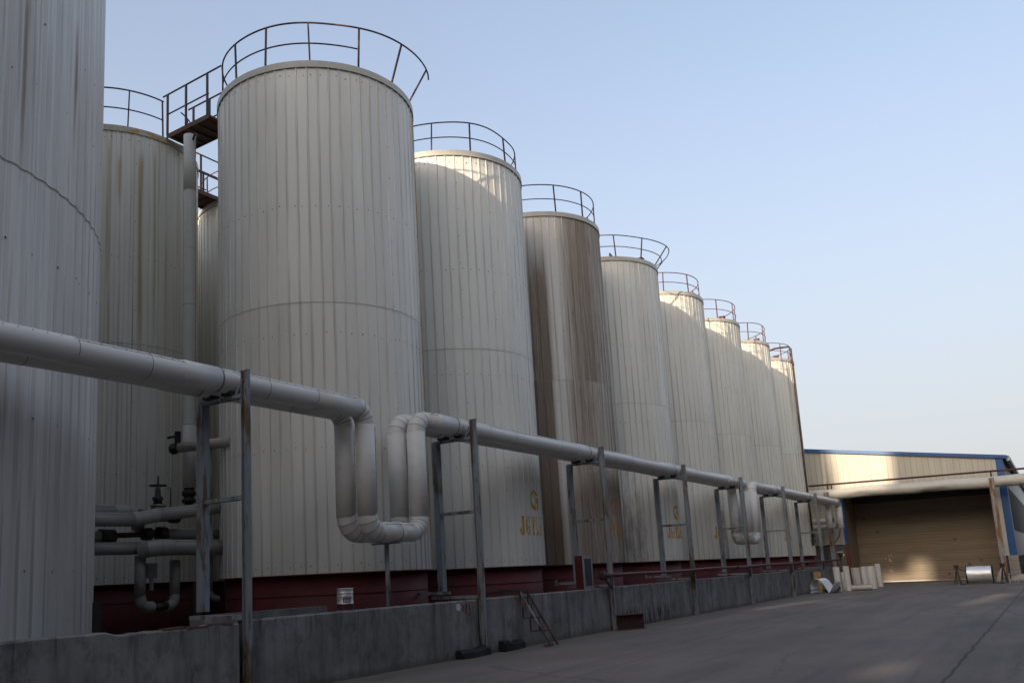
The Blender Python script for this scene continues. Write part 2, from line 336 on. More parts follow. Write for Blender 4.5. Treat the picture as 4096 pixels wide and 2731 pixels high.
def _door():
    t=NT('tan_door_panel'); g=t.n('ShaderNodeNewGeometry'); P=g.outputs['Position']; x,y,z=t.xyz(P)
    c=t.hsv((.245,.192,.14),t.math('MULTIPLY_ADD',t.noise(t.scale(P,(.4,1,2)),1.2,5,.6),.5,.74))
    v=t.vor(t.scale(P,(1.0,.0,1.0)),1.1); ok=t.math('GREATER_THAN',t.white(t.math('MULTIPLY',t.xyz(v[1])[0],91.7)),.45)
    sp=t.math('MULTIPLY',t.ramp(t.math('ADD',v[0],t.math('MULTIPLY',t.noise(P,6,3),.10)),.17,.13),ok)
    c=t.mix(t.math('MULTIPLY',sp,.75),c,(.085,.062,.042))
    v2=t.vor(t.scale(P,(.7,0,2.3)),1.6); low=t.math('MULTIPLY',t.ramp(t.math('ADD',v2[0],t.math('MULTIPLY',t.noise(P,5,3),.15)),.30,.24),t.ramp(z,1.25,.7))
    c=t.mix(t.math('MULTIPLY',low,.6),c,(.15,.11,.07))
    sc=t.math('MULTIPLY',t.ramp(t.noise(t.scale(P,(1.6,1,7)),1.3,6,.75),.60,.70),t.ramp(z,2.9,2.0)); c=t.mix(t.math('MULTIPLY',sc,.45),c,(.55,.48,.38))
    return t.out(c,.5,0,.35)
M['door']=_door()
M['groove']=simple('door_groove',(.10,.075,.05),.7,0,.2,4)
def _blocks():
    t=NT('grey_blockwork'); g=t.n('ShaderNodeNewGeometry'); P=g.outputs['Position']
    return t.out(t.hsv((.40,.37,.31),t.math('MULTIPLY_ADD',t.noise(t.scale(P,(9,9,14)),1,5,.7),.8,.6)),.85,0,.2)
M['block']=_blocks()
M['band_glass']=simple('green_grey_window_band',(.105,.11,.095),.7,0,.2,.5,.2)
M['leaf']=simple('leaf_green',(.035,.07,.018),.6,0,.5,9)
M['shade']=simple('blocker_dark_grey',(.11,.105,.10),.85,0,.2,.4)  # kept dark so the added blockers bounce little light
M['render']=simple('grey_render',(.22,.215,.21),.8,0,.2,.4)

# ------------------------------------------------------------------ setting: ground
g=MB(); g.add([(-600,-300,0),(600,-300,0),(600,1500,0),(-600,1500,0)],[(0,1,2,3)]); tag(g.build('yard_ground',M['yard']),kind='structure')

# ------------------------------------------------------------------ tanks
TR=2.335; TX=-13.56; TY=14.74; TS=5.297; TH=12.88; ZS=1.76
def rib_r(th,R,n,h,w):
    """outer radius of the ribbed skin at angle th"""
    p=2*pi/n; d=abs(((th+p/2)%p)-p/2)*R
    if d<w*.45: return R+h
    if d<w: return R+h*(w-d)/(w*.55)
    return R
def skin(mb,R,n,h,w,z0,z1,m=0):
    vs=[]; offs=(-w,-w*.45,w*.45,w); hs=(0,h,h,0)
    for z in (z0,z1):
        for i in range(n):
            a=2*pi*i/n
            for o,hh in zip(offs,hs):
                b=a+o/R; vs.append(((R+hh)*cos(b),(R+hh)*sin(b),z))
    k=n*4; mb.add(vs,[(i,(i+1)%k,k+(i+1)%k,k+i) for i in range(k)],m)
def screws(mb,R,n,z,m,a0=-pi,a1=pi,half=.5,sz=.016,jit=.03,skip=.04):
    for i in range(n):
        a=2*pi*(i+half)/n
        aa=(a+pi)%(2*pi)-pi
        if aa<a0 or aa>a1 or random.random()<skip: continue
        a+=random.uniform(-jit,jit)/R*2; zz=z+random.uniform(-.03,.03); s=sz*random.uniform(.7,1.15)
        r=R+.006; e=s/R
        mb.add([(r*cos(a-e),r*sin(a-e),zz),(r*cos(a),r*sin(a),zz-s),(r*cos(a+e),r*sin(a+e),zz),(r*cos(a),r*sin(a),zz+s),((r+.008)*cos(a),(r+.008)*sin(a),zz)],[(0,1,4),(1,2,4),(2,3,4),(3,0,4)],m)

GLY={ # heavy narrow stencil serif letters in a 1 x 1 cell
'J':[[(.32,1),(1,1),(1,.9),(.9,.88),(.9,.12),(.72,.0),(.32,.0),(.08,.1),(.0,.22),(.0,.32),(.12,.38),(.28,.34),(.3,.2),(.42,.12),(.55,.16),(.55,.88),(.32,.9)]],
'G':[[(.55,1),(.3,.96),(.08,.8),(0,.55),(.02,.35),(.14,.12),(.4,0),(.62,0),(.62,.08),(.45,.1),(.32,.25),(.3,.5),(.33,.75),(.45,.9),(.56,.92)],[(.62,1),(.74,.96),(.86,.99),(.86,.62),(.76,.62),(.7,.8),(.62,.91)],[(.52,.47),(1,.47),(1,.4),(.92,.38),(.92,.06),(.8,.02),(.68,.0),(.68,.38),(.52,.4)]],
'Y':[[(-.06,1),(.36,1),(.36,.93),(.32,.9),(.51,.52),(.70,.9),(.66,.93),(.66,1),(1.04,1),(1.04,.92),(.97,.88),(.66,.34),(.66,.1),(.78,.08),(.78,0),(.24,0),(.24,.08),(.36,.1),(.36,.34),(.02,.88),(-.06,.92)]],
'L':[[(0,1),(.62,1),(.62,.91),(.48,.88),(.48,.14),(.64,.14),(.82,.3),(.95,.34),(.95,0),(0,0),(0,.08),(.1,.1),(.1,.9),(0,.92)]],
'6':[[(.62,1),(.3,.95),(.08,.75),(0,.45),(.05,.18),(.22,.03),(.45,0),(.45,.08),(.32,.14),(.3,.48),(.34,.78),(.5,.9),(.66,.9),(.8,.8),(.92,.82),(.85,.95)],[(.53,.0),(.8,.06),(.96,.22),(.97,.4),(.84,.56),(.6,.6),(.4,.54),(.4,.46),(.58,.5),(.68,.4),(.68,.2),(.53,.09)]],
'1':[[(.3,1),(.62,1),(.62,.1),(.85,.08),(.85,0),(.1,0),(.1,.08),(.32,.1),(.32,.84),(.1,.8),(.1,.88)]]}
def arcpoly(c,r0,r1,a0,a1,sx=1,sy=1,n=18,ecc=(0,0)):
    """tapered crescent: thickness function handled by r0(a) / r1(a)"""
    o=[];i_=[]
    for k in range(n+1):
        u=k/n; a=R_(a0+(a1-a0)*u); o.append((c[0]+r1(u)*cos(a)*sx,c[1]+r1(u)*sin(a)*sy)); i_.append((c[0]+r0(u)*cos(a)*sx,c[1]+r0(u)*sin(a)*sy))
    return o+i_[::-1]
LOGO=[arcpoly((0,0),lambda u:.98-.10-.32*min(1,u*1.6),lambda u:.98,28,92),
      arcpoly((0,0),lambda u:.76-.10*u,lambda u:.98,96,183),
      arcpoly((0,0),lambda u:.66-.34*u,lambda u:.98-.12*u,187,292),
      arcpoly((.1,-.3),lambda u:.55-.0*u,lambda u:.88-.12*(1-u),62,-2),
      arcpoly((.1,-.3),lambda u:.22,lambda u:.48,75,5),
      arcpoly((.05,-.3),lambda u:.56+.12*u,lambda u:.92-.2*u,-6,-62),
      [(.02,.12),(.10,.22),(.16,.46),(.24,.26),(.18,.12),(.10,.05)]]
def inpoly(x,y,p):
    c=False; n=len(p); j=n-1
    for i in range(n):
        xi,yi=p[i]; xj,yj=p[j]
        if (yi>y)!=(yj>y) and x<(xj-xi)*(y-yi)/(yj-yi+1e-12)+xi: c=not c
        j=i
    return c
def paint(mb,polys,th0,th1,z0,z1,R,n,h,w,res=.012,u0=0,u1=1,v0=0,v1=1,m=0):
    """paint outlines onto the ribbed skin as small quads that follow it"""
    nu=max(4,int((th1-th0)*R/res)); nv=max(4,int((z1-z0)/res)); idx={}
    vs=[];fs=[]
    def vid(i,j):
        if (i,j) not in idx:
            th=th0+(th1-th0)*i/nu; r=rib_r(th,R,n,h,w)+.004; idx[(i,j)]=len(vs); vs.append((r*cos(th),r*sin(th),z0+(z1-z0)*j/nv))
        return idx[(i,j)]
    for i in range(nu):
        for j in range(nv):
            u=u0+(u1-u0)*(i+.5)/nu; v=v0+(v1-v0)*(j+.5)/nv
            if any(inpoly(u,v,p) for p in polys): fs.append((vid(i,j),vid(i+1,j),vid(i+1,j+1),vid(i,j+1)))
    mb.add(vs,fs,m)

RN,RH,RW=62,.020,.026
def guard_rail(parent,mat,zt=1.0,posts=13,rot=0,off=lambda th:0,gap=None,mid_gap=None,wob=0,R=2.24,r=.018,seed=0):
    """ring rail; off(th): outward lean of the top"""
    rnd=random.Random(seed); zm=zt*.5
    ph=[rnd.uniform(0,6) for _ in range(4)]
    def pt(th,hh):
        k=hh/zt; o=off(th)*k; w=wob*(sin(3*th+ph[0])+.6*sin(7*th+ph[1]))*k
        rr=R+o+w; return (rr*cos(th),rr*sin(th),TH+hh-abs(o)*.22*k+wob*.5*sin(5*th+ph[2])*k)
    mb=MB(); N=96
    def ring(hh,g,rad):
        if g is None: mb.tube([pt(2*pi*i/N,hh) for i in range(N)],rad,6,closed=True)
        else:
            a0,a1=g   # rail present from a1 round to a0+2pi
            k=int(N*(2*pi-(a1-a0))/(2*pi)); mb.tube([pt(a1+(2*pi-(a1-a0))*i/k,hh) for i in range(k+1)],rad,6)
    ring(zt,gap,r); ring(zm,mid_gap if mid_gap else gap,r*.85)
    rail=mb.build('guard_rail',mat,parent)
    for i in range(posts):
        th=rot+2*pi*i/posts+rnd.uniform(-.03,.03)
        if gap:
            a=(th-gap[0])%(2*pi)
            if .02<a<gap[1]-gap[0]-.02: continue
        b=pt(th,0); tp=pt(th+rnd.uniform(-.02,.02),zt); pb=MB().bar(b,tp,.036,.036,up=(cos(th),sin(th),0))
        pb.build('rail_post',mat,rail)
    return rail
def tank(x,y,label,clad,rim='rim',name='storage_tank',stencil=None,scale=None,rail=None,hatch=True,seam=7.38,group='cream storage tanks in the row'):
    t=empty(name,(x,y,0),label,'storage tank',group)
    mb=MB(); skin(mb,TR,RN,RH,RW,ZS,seam+.03,0); skin(mb,TR+.004,RN,RH,RW,seam,TH-.14,0)
    skin(mb,TR+.006,RN,RH,RW,seam-.011,seam-.001,1)
    for z in (12.55,9.52,6.70,4.29,1.93): screws(mb,TR+.012,RN,z,2,-2.3,1.2)
    for k in range(7):   # vertical laps with their own fixings
        a=random.randrange(RN); 
        for j in range(14): 
            zz=2.2+j*.75; th=2*pi*(a+.16)/RN; rr=TR+.014; e=.008/TR
            mb.add([(rr*cos(th-e),rr*sin(th-e),zz-.011),(rr*cos(th+e),rr*sin(th+e),zz-.011),(rr*cos(th+e),rr*sin(th+e),zz+.011),(rr*cos(th-e),rr*sin(th-e),zz+.011)],[(0,1,2,3)],2)
    mb.build('cladding',[M[clad],M['seam'],M['dark']],t)
    MB().lathe([(TR+.028,TH-.15),(TR+.046,TH-.15)],n=96,smooth=False,cap=False).lathe([(TR+.046,TH-.15),(TR+.046,TH)],n=96,cap=False).lathe([(TR+.046,TH),(.01,TH+.10)],n=96,smooth=False).build('roof_flashing',M[rim],t)
    b=MB().lathe([(2.24,0),(2.24,ZS-.0)],n=64); b.lathe([(2.245,1.36),(2.255,1.36),(2.255,1.345),(2.245,1.345)],n=64,cap=False); b.lathe([(2.0,ZS+.012),(2.39,ZS+.012),(2.39,ZS-.012),(2.0,ZS-.012)],n=64,cap=False)
    b.build('plinth_ring',M['red'],t)
    if stencil:
        th0,mat=stencil; p=MB(); d=R_(1)
        paint(p,LOGO,R_(th0+12.6),R_(th0+26.2),3.17,3.74,TR,RN,RH,RW,.009,-1,1,-1,1)
        cur=th0
        for ch,wd,adv in (('J',4.9,5.9),('G',5.2,6.5),('Y',5.2,6.2),('L',4.6,5.7),('6',5.4,6.6),('1',4.6,6)):
            paint(p,GLY[ch],R_(cur),R_(cur+wd),2.55,3.04,TR,RN,RH,RW,.009); cur+=adv
        p.build('stencil_marking',M[mat],t)
    if hatch:
        h=MB(); a=R_(hatch if hatch is not True else 5); c=Vector((1.98*cos(a),1.98*sin(a),TH+.05))
        h.box(c-Vector((.11,.11,.05)),c+Vector((.11,.11,.16))); h.box(c+Vector((-.14,-.14,.16)),c+Vector((.14,.14,.18))); h.build('roof_hatch',M['darkred'] if scale is None else M['railr'],t)
    if rail: guard_rail(t,**rail)
    return t
def smooth(a,b,x): 
    u=max(0,min(1,(x-a)/(b-a))); return u*u*(3-2*u)
def wrap(th): return (th+pi)%(2*pi)-pi
G1='cream storage tanks in the row'
D=R_(1)
def TYk(k): return TY+TS*k
T=[]
T.append(tank(TX,TYk(0),'largest-looking cream ribbed tank, whose guard rail is broken off and bent outward','clad1',
   rail=dict(mat=M['rail'],posts=14,rot=R_(-101),off=lambda th:.55*smooth(-.75,.62,wrap(th))*(1 if wrap(th)<1.2 else 0),gap=(R_(36),R_(150)),mid_gap=(R_(-23),R_(150)),wob=.012,seed=3,zt=1.02,r=.020)))
T.append(tank(TX,TYk(1),'clean cream ribbed tank with a full orange letter stencil, next to the brown-streaked tank','clad2',stencil=(-12.9,'orange'),
   rail=dict(mat=M['rail'],posts=12,rot=R_(-62),wob=.035,seed=5,zt=0.86)))
T.append(tank(TX,TYk(2),'storage tank covered in brown dirt streaks from top to bottom','clad3',stencil=(-18.2,'orangef'),
   rail=dict(mat=M['rail'],posts=12,rot=R_(-70),wob=.01,seed=8,zt=0.97)))
T.append(tank(TX,TYk(3),'cream tank beyond the brown-streaked one, its top rail splayed out on one side','clad4',stencil=(-17,'orange'),hatch=-8,
   rail=dict(mat=M['rail'],posts=12,rot=R_(-77),off=lambda th:.62*smooth(-.55,.35,wrap(th))*(1-smooth(1.1,2.0,wrap(th))),mid_gap=None,seed=9,zt=0.88)))
T.append(tank(TX,TYk(4),'cream tank with reddish rail, next after the tank with the splayed rail','clad5',stencil=(-18.7,'orange'),scale=1,
   rail=dict(mat=M['railr'],posts=11,rot=R_(-52),seed=10,zt=0.84,wob=.006)))
T.append(tank(TX,TYk(5),'cream tank behind the far pipe loop, third from the end of the row','clad6',scale=1,hatch=-20,
   rail=dict(mat=M['railr'],posts=12,rot=R_(-64),seed=11,zt=0.94)))
T.append(tank(TX,TYk(6),'second-to-last tank of the row, its top rail kinked at one end','clad5',stencil=(-14.6,'orange'),scale=1,hatch=-12,
   rail=dict(mat=M['railr'],posts=12,rot=R_(-67),seed=12,zt=0.94,wob=.03)))
T.append(tank(TX,TYk(7),'last tank of the row with a brown downpipe and gooseneck on its side','clad8',scale=1,hatch=-30,
   rail=dict(mat=M['railr'],posts=12,rot=R_(-58),seed=14,zt=0.9)))
# brown downpipe on the last tank
a=R_(-8); rr=TR+.10
dp=MB(); P0=lambda r,z,aa=a:(r*cos(aa),r*sin(aa),z)
dp.tube([P0(1.3,TH+.35,R_(-38)),P0(1.55,TH+.62,R_(-32)),P0(1.8,TH+.72,R_(-24)),P0(rr-.12,TH+.78),P0(rr,TH+.62),P0(rr,TH+.2),P0(rr,9),P0(rr,5),P0(rr,2.3)],.055,8)
dp.build('downpipe',M['rail'],T[7])
v=MB(); c=P0(1.25,TH+.28,R_(-40)); v.lathe([(.05,-.1),(.12,-.08),(.12,.0),(.07,.05),(.15,.1),(.15,.16),(.03,.2)],c,12); v.bar((c[0]-.3,c[1],c[2]),(c[0]+.3,c[1],c[2]),.05,.05); v.build('relief_valve',M['dark'],T[7])
v=MB(); c=P0(rr+.02,2.75); v.box((c[0]-.09,c[1]-.09,c[2]-.3),(c[0]+.09,c[1]+.09,c[2]-.1)); v.lathe([(.04,-.12),(.09,-.1),(.09,.1),(.04,.12)],(c[0],c[1]+.05,c[2]+.1),10,axis='y'); v.bar((c[0],c[1],c[2]-.1),(c[0],c[1],c[2]+.4),.03,.03); v.build('drain_valve',M['dark'],T[7])
# roof ladders / stair stubs that show above some rims
for k,th,c in ((2,-2,'rail'),(3,-42,'rail'),(4,-72,'railr'),(5,-72,'railr'),(6,-60,'railr')):
    a=R_(th); s=MB(); p=Vector((1.85*cos(a),1.85*sin(a),TH)); q=p+Vector((-.35,.35,.5))
    s.bar(p+Vector((0,0,.05)),q,.05,.05); s.bar(q,q-Vector((0,0,.48)),.04,.04); s.bar(p*.5+q*.5,p*.5+q*.5-Vector((0,0,.25)),.03,.03); s.build('ladder_stub',M[c],T[k])
# rust line down the seam side of the nearest tank
rl=MB()
def ang_strip(mb,th,R,z0,z1,w,m=0):
    e=w/R/2; n=14; vs=[];
    for i in range(n+1):
        z=z0+(z1-z0)*i/n
        for s_ in (-1,0,1): vs.append(((R+.018*(1-abs(s_)))*cos(th+s_*e),(R+.018*(1-abs(s_)))*sin(th+s_*e),z))
    mb.add(vs,[(i*3+j,i*3+j+1,(i+1)*3+j+1,(i+1)*3+j) for i in range(n) for j in (0,1)],m)
ang_strip(rl,R_(31.5),TR+.02,1.9,12.6,.09); rl.build('corner_trim',rusted('rusty_trim',(.46,.36,.22),(.27,.125,.04),.45,(3,3,.6)),T[0])

# tanks of the row behind
B1=tank(-19.25,13.1,'rusty-rimmed cream tank standing behind, joined by the walkway','cladb',rim='rimr',rail=dict(mat=M['rail'],posts=13,rot=R_(-57),gap=(R_(-1),R_(17)),seed=20,zt=1.04,r=.020),hatch=False,group='cream storage tanks behind the row')
B2=tank(-19.25,18.4,'cream tank glimpsed in the narrow gap beside the vertical pipe','cladb',rail=dict(mat=M['rail'],posts=12,rot=R_(-43),gap=(R_(-4),R_(16)),seed=21,zt=1.0),hatch=False,group='cream storage tanks behind the row')

for b_ in (B1,B2): b_.scale=(.875,.875,1)
# large blue-grey tank
LT=empty('large_tank',(-16.1,4.56,0),'huge blue-grey corrugated tank cut off by the frame, wider than all others','storage tank')
mb=MB(); LR=5.0; LN=104
skin(mb,LR,LN,.024,.105,.9,7.62); skin(mb,LR+.006,LN,.024,.105,7.6,15.3)
skin(mb,LR+.010,LN,.024,.105,7.578,7.598,1)
for z in (12.2,10.1,9.0,6.45,6.38,4.05,1.95): screws(mb,LR+.016,LN//2,z,2,-1.2,1.2,.25,.02,.05)
mb.build('cladding',[M['cladl'],M['seam'],M['dark']],LT)
MB().lathe([(LR+.02,15.2),(LR+.06,15.2),(LR+.06,15.4),(.01,15.7)],n=96).build('roof_flashing',M['rim'],LT)
MB().lathe([(LR-.12,0),(LR-.12,.95)],n=64).build('plinth_ring',M['red'],LT)

# ------------------------------------------------------------------ walkways between tanks
def walkway(x0,x1,y0,y1,z,label):
    w=empty('walkway',((x0+x1)/2,(y0+y1)/2,z),label,'walkway','rusty steel walkways between tanks'); o=w.location
    m=MB(); m.box((x0,y0,z-.05),(x1,y1,z)); m.box((x0,y0-.012,z-.11),(x1,y0,z+.01)); m.box((x0,y1,z-.11),(x1,y1+.012,z+.01))
    for i in range(5): xx=x0+(x1-x0)*(i+.5)/5; m.box((xx-.02,y0,z-.10),(xx+.02,y1,z-.05))
    d=m.build('deck',M['plank'],w,origin=o); d.location=(0,0,0)
    for y in (y0,y1):
        far=y==y1; xs=x0+.03 if not far else x0+.05
        r=MB(); r.tube([(x0-.15,y,z+1.1),(x1+.45,y,z+1.1)],.022,6); r.tube([(x0,y,z+.55),(x1,y,z+.55)],.019,6)
        rl=r.build('handrail',M['rail'],w,origin=o); rl.location=(0,0,0)
        for xx in ((xs,(x0+x1)/2-.05,x1-.05) if not far else (xs,x0+.68,x1-.1)):
            p=MB().bar((xx,y,z),(xx,y,z+1.1),.045,.045).build('rail_post',M['rail'],rl,origin=o); p.location=(0,0,0)
        if far:
            c=MB().tube([(x0+.02,y,z+.62),(x0+.12,y,z+.52),(x0+.2,y,z+.35),(x0+.22,y,z+.02)],.018,6).build('bent_rod',M['rail'],w,origin=o); c.location=(0,0,0)
    return w
walkway(-17.15,-15.55,13.06,13.86,12.95,'rusty brown steel walkway bridging from the rusty-rimmed tank to the largest-looking tank')
walkway(-20.2,-18.6,15.32,16.12,12.95,'short rusty walkway seen in the gap above the glimpsed tank').rotation_euler=(0,0,pi/2)

# ------------------------------------------------------------------ insulated pipes
def arc3(c,u,v,r,a0,a1,n=6): 
    c=Vector(c);u=Vector(u);v=Vector(v); return [c+(u*cos(R_(a0+(a1-a0)*i/n))+v*sin(R_(a0+(a1-a0)*i/n)))*r for i in range(n+1)]
def psec(parent,o,p,q,r,mat,name='pipe_section',seg=1.15,lap=True,seam=True,n=24):
    p=Vector(p);q=Vector(q); L=(q-p).length; d=(q-p).normalized(); m=MB(); k=max(1,round(L/seg)); pts=[];rs=[]
    m2=[]; 
    K=k*4
    rnd=random.Random(int(p.y*100+p.z*10)); jig=[rnd.uniform(-.006,.006) for _ in range(K+1)]
    # each jacket length is a sleeve slightly over the next one
    for i in range(k):
        a=p+d*(L*i/k); b=p+d*(L*(i+1)/k); off=Vector((rnd.uniform(-.004,.004),rnd.uniform(-.004,.004),rnd.uniform(-.005,.005)))
        if abs(d.z)>.5: off.z=0
        elif abs(d.y)>.5: off.y=0
        rr=r*(1+rnd.uniform(-.008,.012))
        m.tube([a+off,(a+b)/2+off,b+d*.03+off],rr,n,caps=(i in(0,k-1)),rfun=lambda u,rr=rr:rr*(1.0 if u<.9 else 1.006))
        if lap and i<k-1: m.tube([b+d*.016+off,b+d*.028+off],rr*1.010,n,m=1,caps=False)
    if seam:
        s_=Vector((.72,0,.69)) if abs(d.y)>.5 else Vector((.85,.53,0)) if abs(d.z)>.5 else Vector((0,-.7,.7))
        m.bar(p+s_*r*1.012+d*.05,q+s_*r*1.012-d*.05,.006,.006,1)
        nn=int(L/.19)
        for i in range(nn):
            c=p+d*(L*(i+.5)/nn)+s_*r*1.02; m.bar(c-d*.008,c+d*.008,.014,.014,1)
    ob=m.build(name,[mat,M['band']],parent,origin=o); ob.location=(0,0,0); return ob
def pelb(parent,o,pts,r,mat,name='elbow'):
    m=MB(); pts=[Vector(p) for p in pts]
    # gored elbow: mitred rings, creased at every gore joint
    k=len(pts); n=24; rings=[]; prev=None
    for i in range(k):
        d=(pts[min(i+1,k-1)]-pts[max(i-1,0)]).normalized()
        u=prev if prev is not None else (Vector((1,0,0)) if abs(d.x)<.8 else Vector((0,0,1)))
        x=(u-d*u.dot(d)).normalized(); prev=x; y=d.cross(x)
        sc=1.0 if i in (0,k-1) else 1.015
        rings.append((pts[i],x,y,d,r*sc))
    R=lambda q,f=1.0,o_=0:[q[0]+q[3]*o_+(q[1]*cos(2*pi*j/n)+q[2]*sin(2*pi*j/n))*q[4]*f for j in range(n)]
    for i in range(k-1):
        m.add(R(rings[i])+R(rings[i+1]),[(j,(j+1)%n,n+(j+1)%n,n+j) for j in range(n)],0,True)
    for q in (rings[0],rings[-1]): m.add(R(q),[tuple(range(n))],0)
    for q in rings[1:-1]: m.add(R(q,1.010,-.006)+R(q,1.010,.006),[(j,(j+1)%n,n+(j+1)%n,n+j) for j in range(n)],1,True)
    ob=m.build(name,[mat,M['band']],parent,origin=o); ob.location=(0,0,0); return ob
def at(m,name,mat,t,o): ob=m.build(name,mat,t,origin=o); ob.location=(0,0,0); return ob
PZ=4.72; PR=.183
def pipe_run(x,label,mat,l1a,l1b,l2a,l2b,zb,y0,y1,end):
    o=Vector((x,(y0+y1)/2,PZ)); t=empty('insulated_pipe',o,label,'pipe','twin insulated pipes on the frames')
    z=PZ; e=.30
    def loop(ya,yb):
        pelb(t,o,arc3((x,ya-e,z-e),(0,1,0),(0,0,1),e,90,0,4),PR,mat)
        psec(t,o,(x,ya,z-e),(x,ya,zb+e),PR,mat,seg=1.3)
        pelb(t,o,arc3((x,ya+e,zb+e),(0,-1,0),(0,0,-1),e,0,90,4),PR,mat)
        psec(t,o,(x,ya+e,zb),(x,yb-e,zb),PR,mat,seg=.6)
        pelb(t,o,arc3((x,yb-e,zb+e),(0,0,-1),(0,1,0),e,0,90,4),PR,mat)
        psec(t,o,(x,yb,zb+e),(x,yb,z-e),PR,mat,seg=1.3)
        pelb(t,o,arc3((x,yb+e,z-e),(0,-1,0),(0,0,1),e,0,90,4),PR,mat)
    psec(t,o,(x,y0,z),(x,l1a-e,z),PR,mat); loop(l1a,l1b); psec(t,o,(x,l1b+e,z),(x,l2a-e,z),PR,mat); loop(l2a,l2b); psec(t,o,(x,l2b+e,z),(x,y1-e,z),PR,mat)
    pelb(t,o,arc3((x,y1-e,z-e),(0,1,0),(0,0,1),e,90,0,4),PR,mat)
    psec(t,o,(x,y1,z-e),(x,y1,end),PR,mat,seg=1.0)
    for k in range(7):      # thicker sleeve and saddle where the pipe rests on each frame
        yf=8.982+6.354*k; m=MB(); q=PR*1.07
        m.tube([(x,yf-.98,z),(x,yf-.90,z),(x,yf-.30,z)],q,24,rfun=lambda u,q=q:PR*1.01 if u<.01 else q); m.tube([(x,yf-.295,z),(x,yf-.275,z)],q*1.01,24,m=1); m.tube([(x,yf-.27,z),(x,yf+.12,z)],PR*1.015,24); m.tube([(x,yf+.12,z),(x,yf+.14,z)],PR*1.03,24,m=1)
        at(m,'sleeve',[mat,M['band']],t,o)
        m=MB(); m.box((x-.10,yf-.10,4.50),(x+.10,yf+.08,z-PR+.03)); at(m,'saddle',M['dark'],t,o)
    return t
pipe_run(-10.2,'grey insulated pipe nearest the yard, resting on the frames with two U-shaped drops',M['jack'],12.18,13.75,35.84,37.0,2.47,-6,54.35,3.25)
pipe_run(-10.635,'second insulated pipe just behind the first on the frames',M['jack'],12.10,13.68,35.7,36.9,2.47,-6,53.6,3.3)
# little prop under the near loop
tag(MB().tube([(-10.4,12.95,.82),(-10.4,12.95,2.27)],.045,10).lathe([(.12,0),(.12,.015)],(-10.4,12.95,.822),12).bar((-10.75,12.95,2.262),(-10.05,12.95,2.262),.07,.03).build('pipe_prop',M['post']),'thin round steel prop under the near U-shaped pipe drop','pipe support')

# ------------------------------------------------------------------ pipe frames
XW=-9.913; PY0=8.982; PS=6.354
def chan(m,p,q,w,dp,th=.012,open_dir=(0,-1,0)):
    """C-channel from p to q: web w wide, flanges dp deep"""
    p=Vector(p);q=Vector(q);d=(q-p).normalized(); f=Vector(open_dir); s=d.cross(f).normalized()
    def slab(c0,c1,hx,hy):
        vs=[]
        for c in (c0,c1):
            for a,b in ((-1,-1),(1,-1),(1,1),(-1,1)): vs.append(c+s*a*hx+f*b*hy)
        m.add(vs,[(0,1,2,3),(7,6,5,4),(0,4,5,1),(1,5,6,2),(2,6,7,3),(3,7,4,0)])
    slab(p,q,w/2,th/2)
    for sg in (-1,1):
        off=s*sg*(w/2-th/2)+f*(dp/2+th/2); slab(p+off,q+off,th/2,dp/2)
ZT=4.86
def frame(k,label):
    y=PY0+PS*k; o=Vector((-10.35,y,0)); t=empty('pipe_support',o,label,'pipe support','steel frames carrying the twin pipes')
    def bld(m,name,mat=M['post']): ob=m.build(name,mat,t,origin=o); ob.location=(0,0,0); return ob
    m=MB(); chan(m,(XW+.055,y+.02,0),(XW+.055,y+.02,ZT),.145,.05,open_dir=(0,-1,0)); m.box((XW+.03,y-.012,ZT-.004),(XW+.09,y+.01,ZT+.0)); bld(m,'post')
    m=MB(); m.box((-10.915,y-.07,1.24),(-10.775,y+.07,4.46)); bld(m,'post')
    m=MB(); chan(m,(-10.79,y,2.93),(XW+.0,y,2.93),.10,.05,open_dir=(0,0,-1)); bld(m,'crossbar')
    m=MB(); chan(m,(-10.9,y,4.485),(XW-.003,y,4.485),.09,.045,open_dir=(0,0,-1)); m.bar((-10.05,y,4.50),(XW,y,4.72),.06,.05); bld(m,'pipe_bracket')
    m=MB(); chan(m,(-11.1,y,1.18),(XW-.004,y,1.18),.12,.05,open_dir=(0,0,-1)); 
    if k in (1,2,3): chan(m,(-11.42,y-.16,1.23),(-10.55,y-.16,1.23),.07,.05,open_dir=(0,0,1)); m.box((-11.43,y-.20,1.2),(-11.40,y-.12,1.36))
    bld(m,'base_channel')
    return t
FL=['nearest and tallest-looking pipe frame, beside the huge blue-grey tank','pipe frame just past the near U-shaped pipe drop','pipe frame beside the red fire cabinet','pipe frame in front of the tank with the splayed rail','pipe frame in front of the far U-shaped pipe drop','pipe frame next past the far U-shaped pipe drop','last pipe frame, by the curled white sheet']
FR=[frame(k,FL[k]) for k in range(7)]

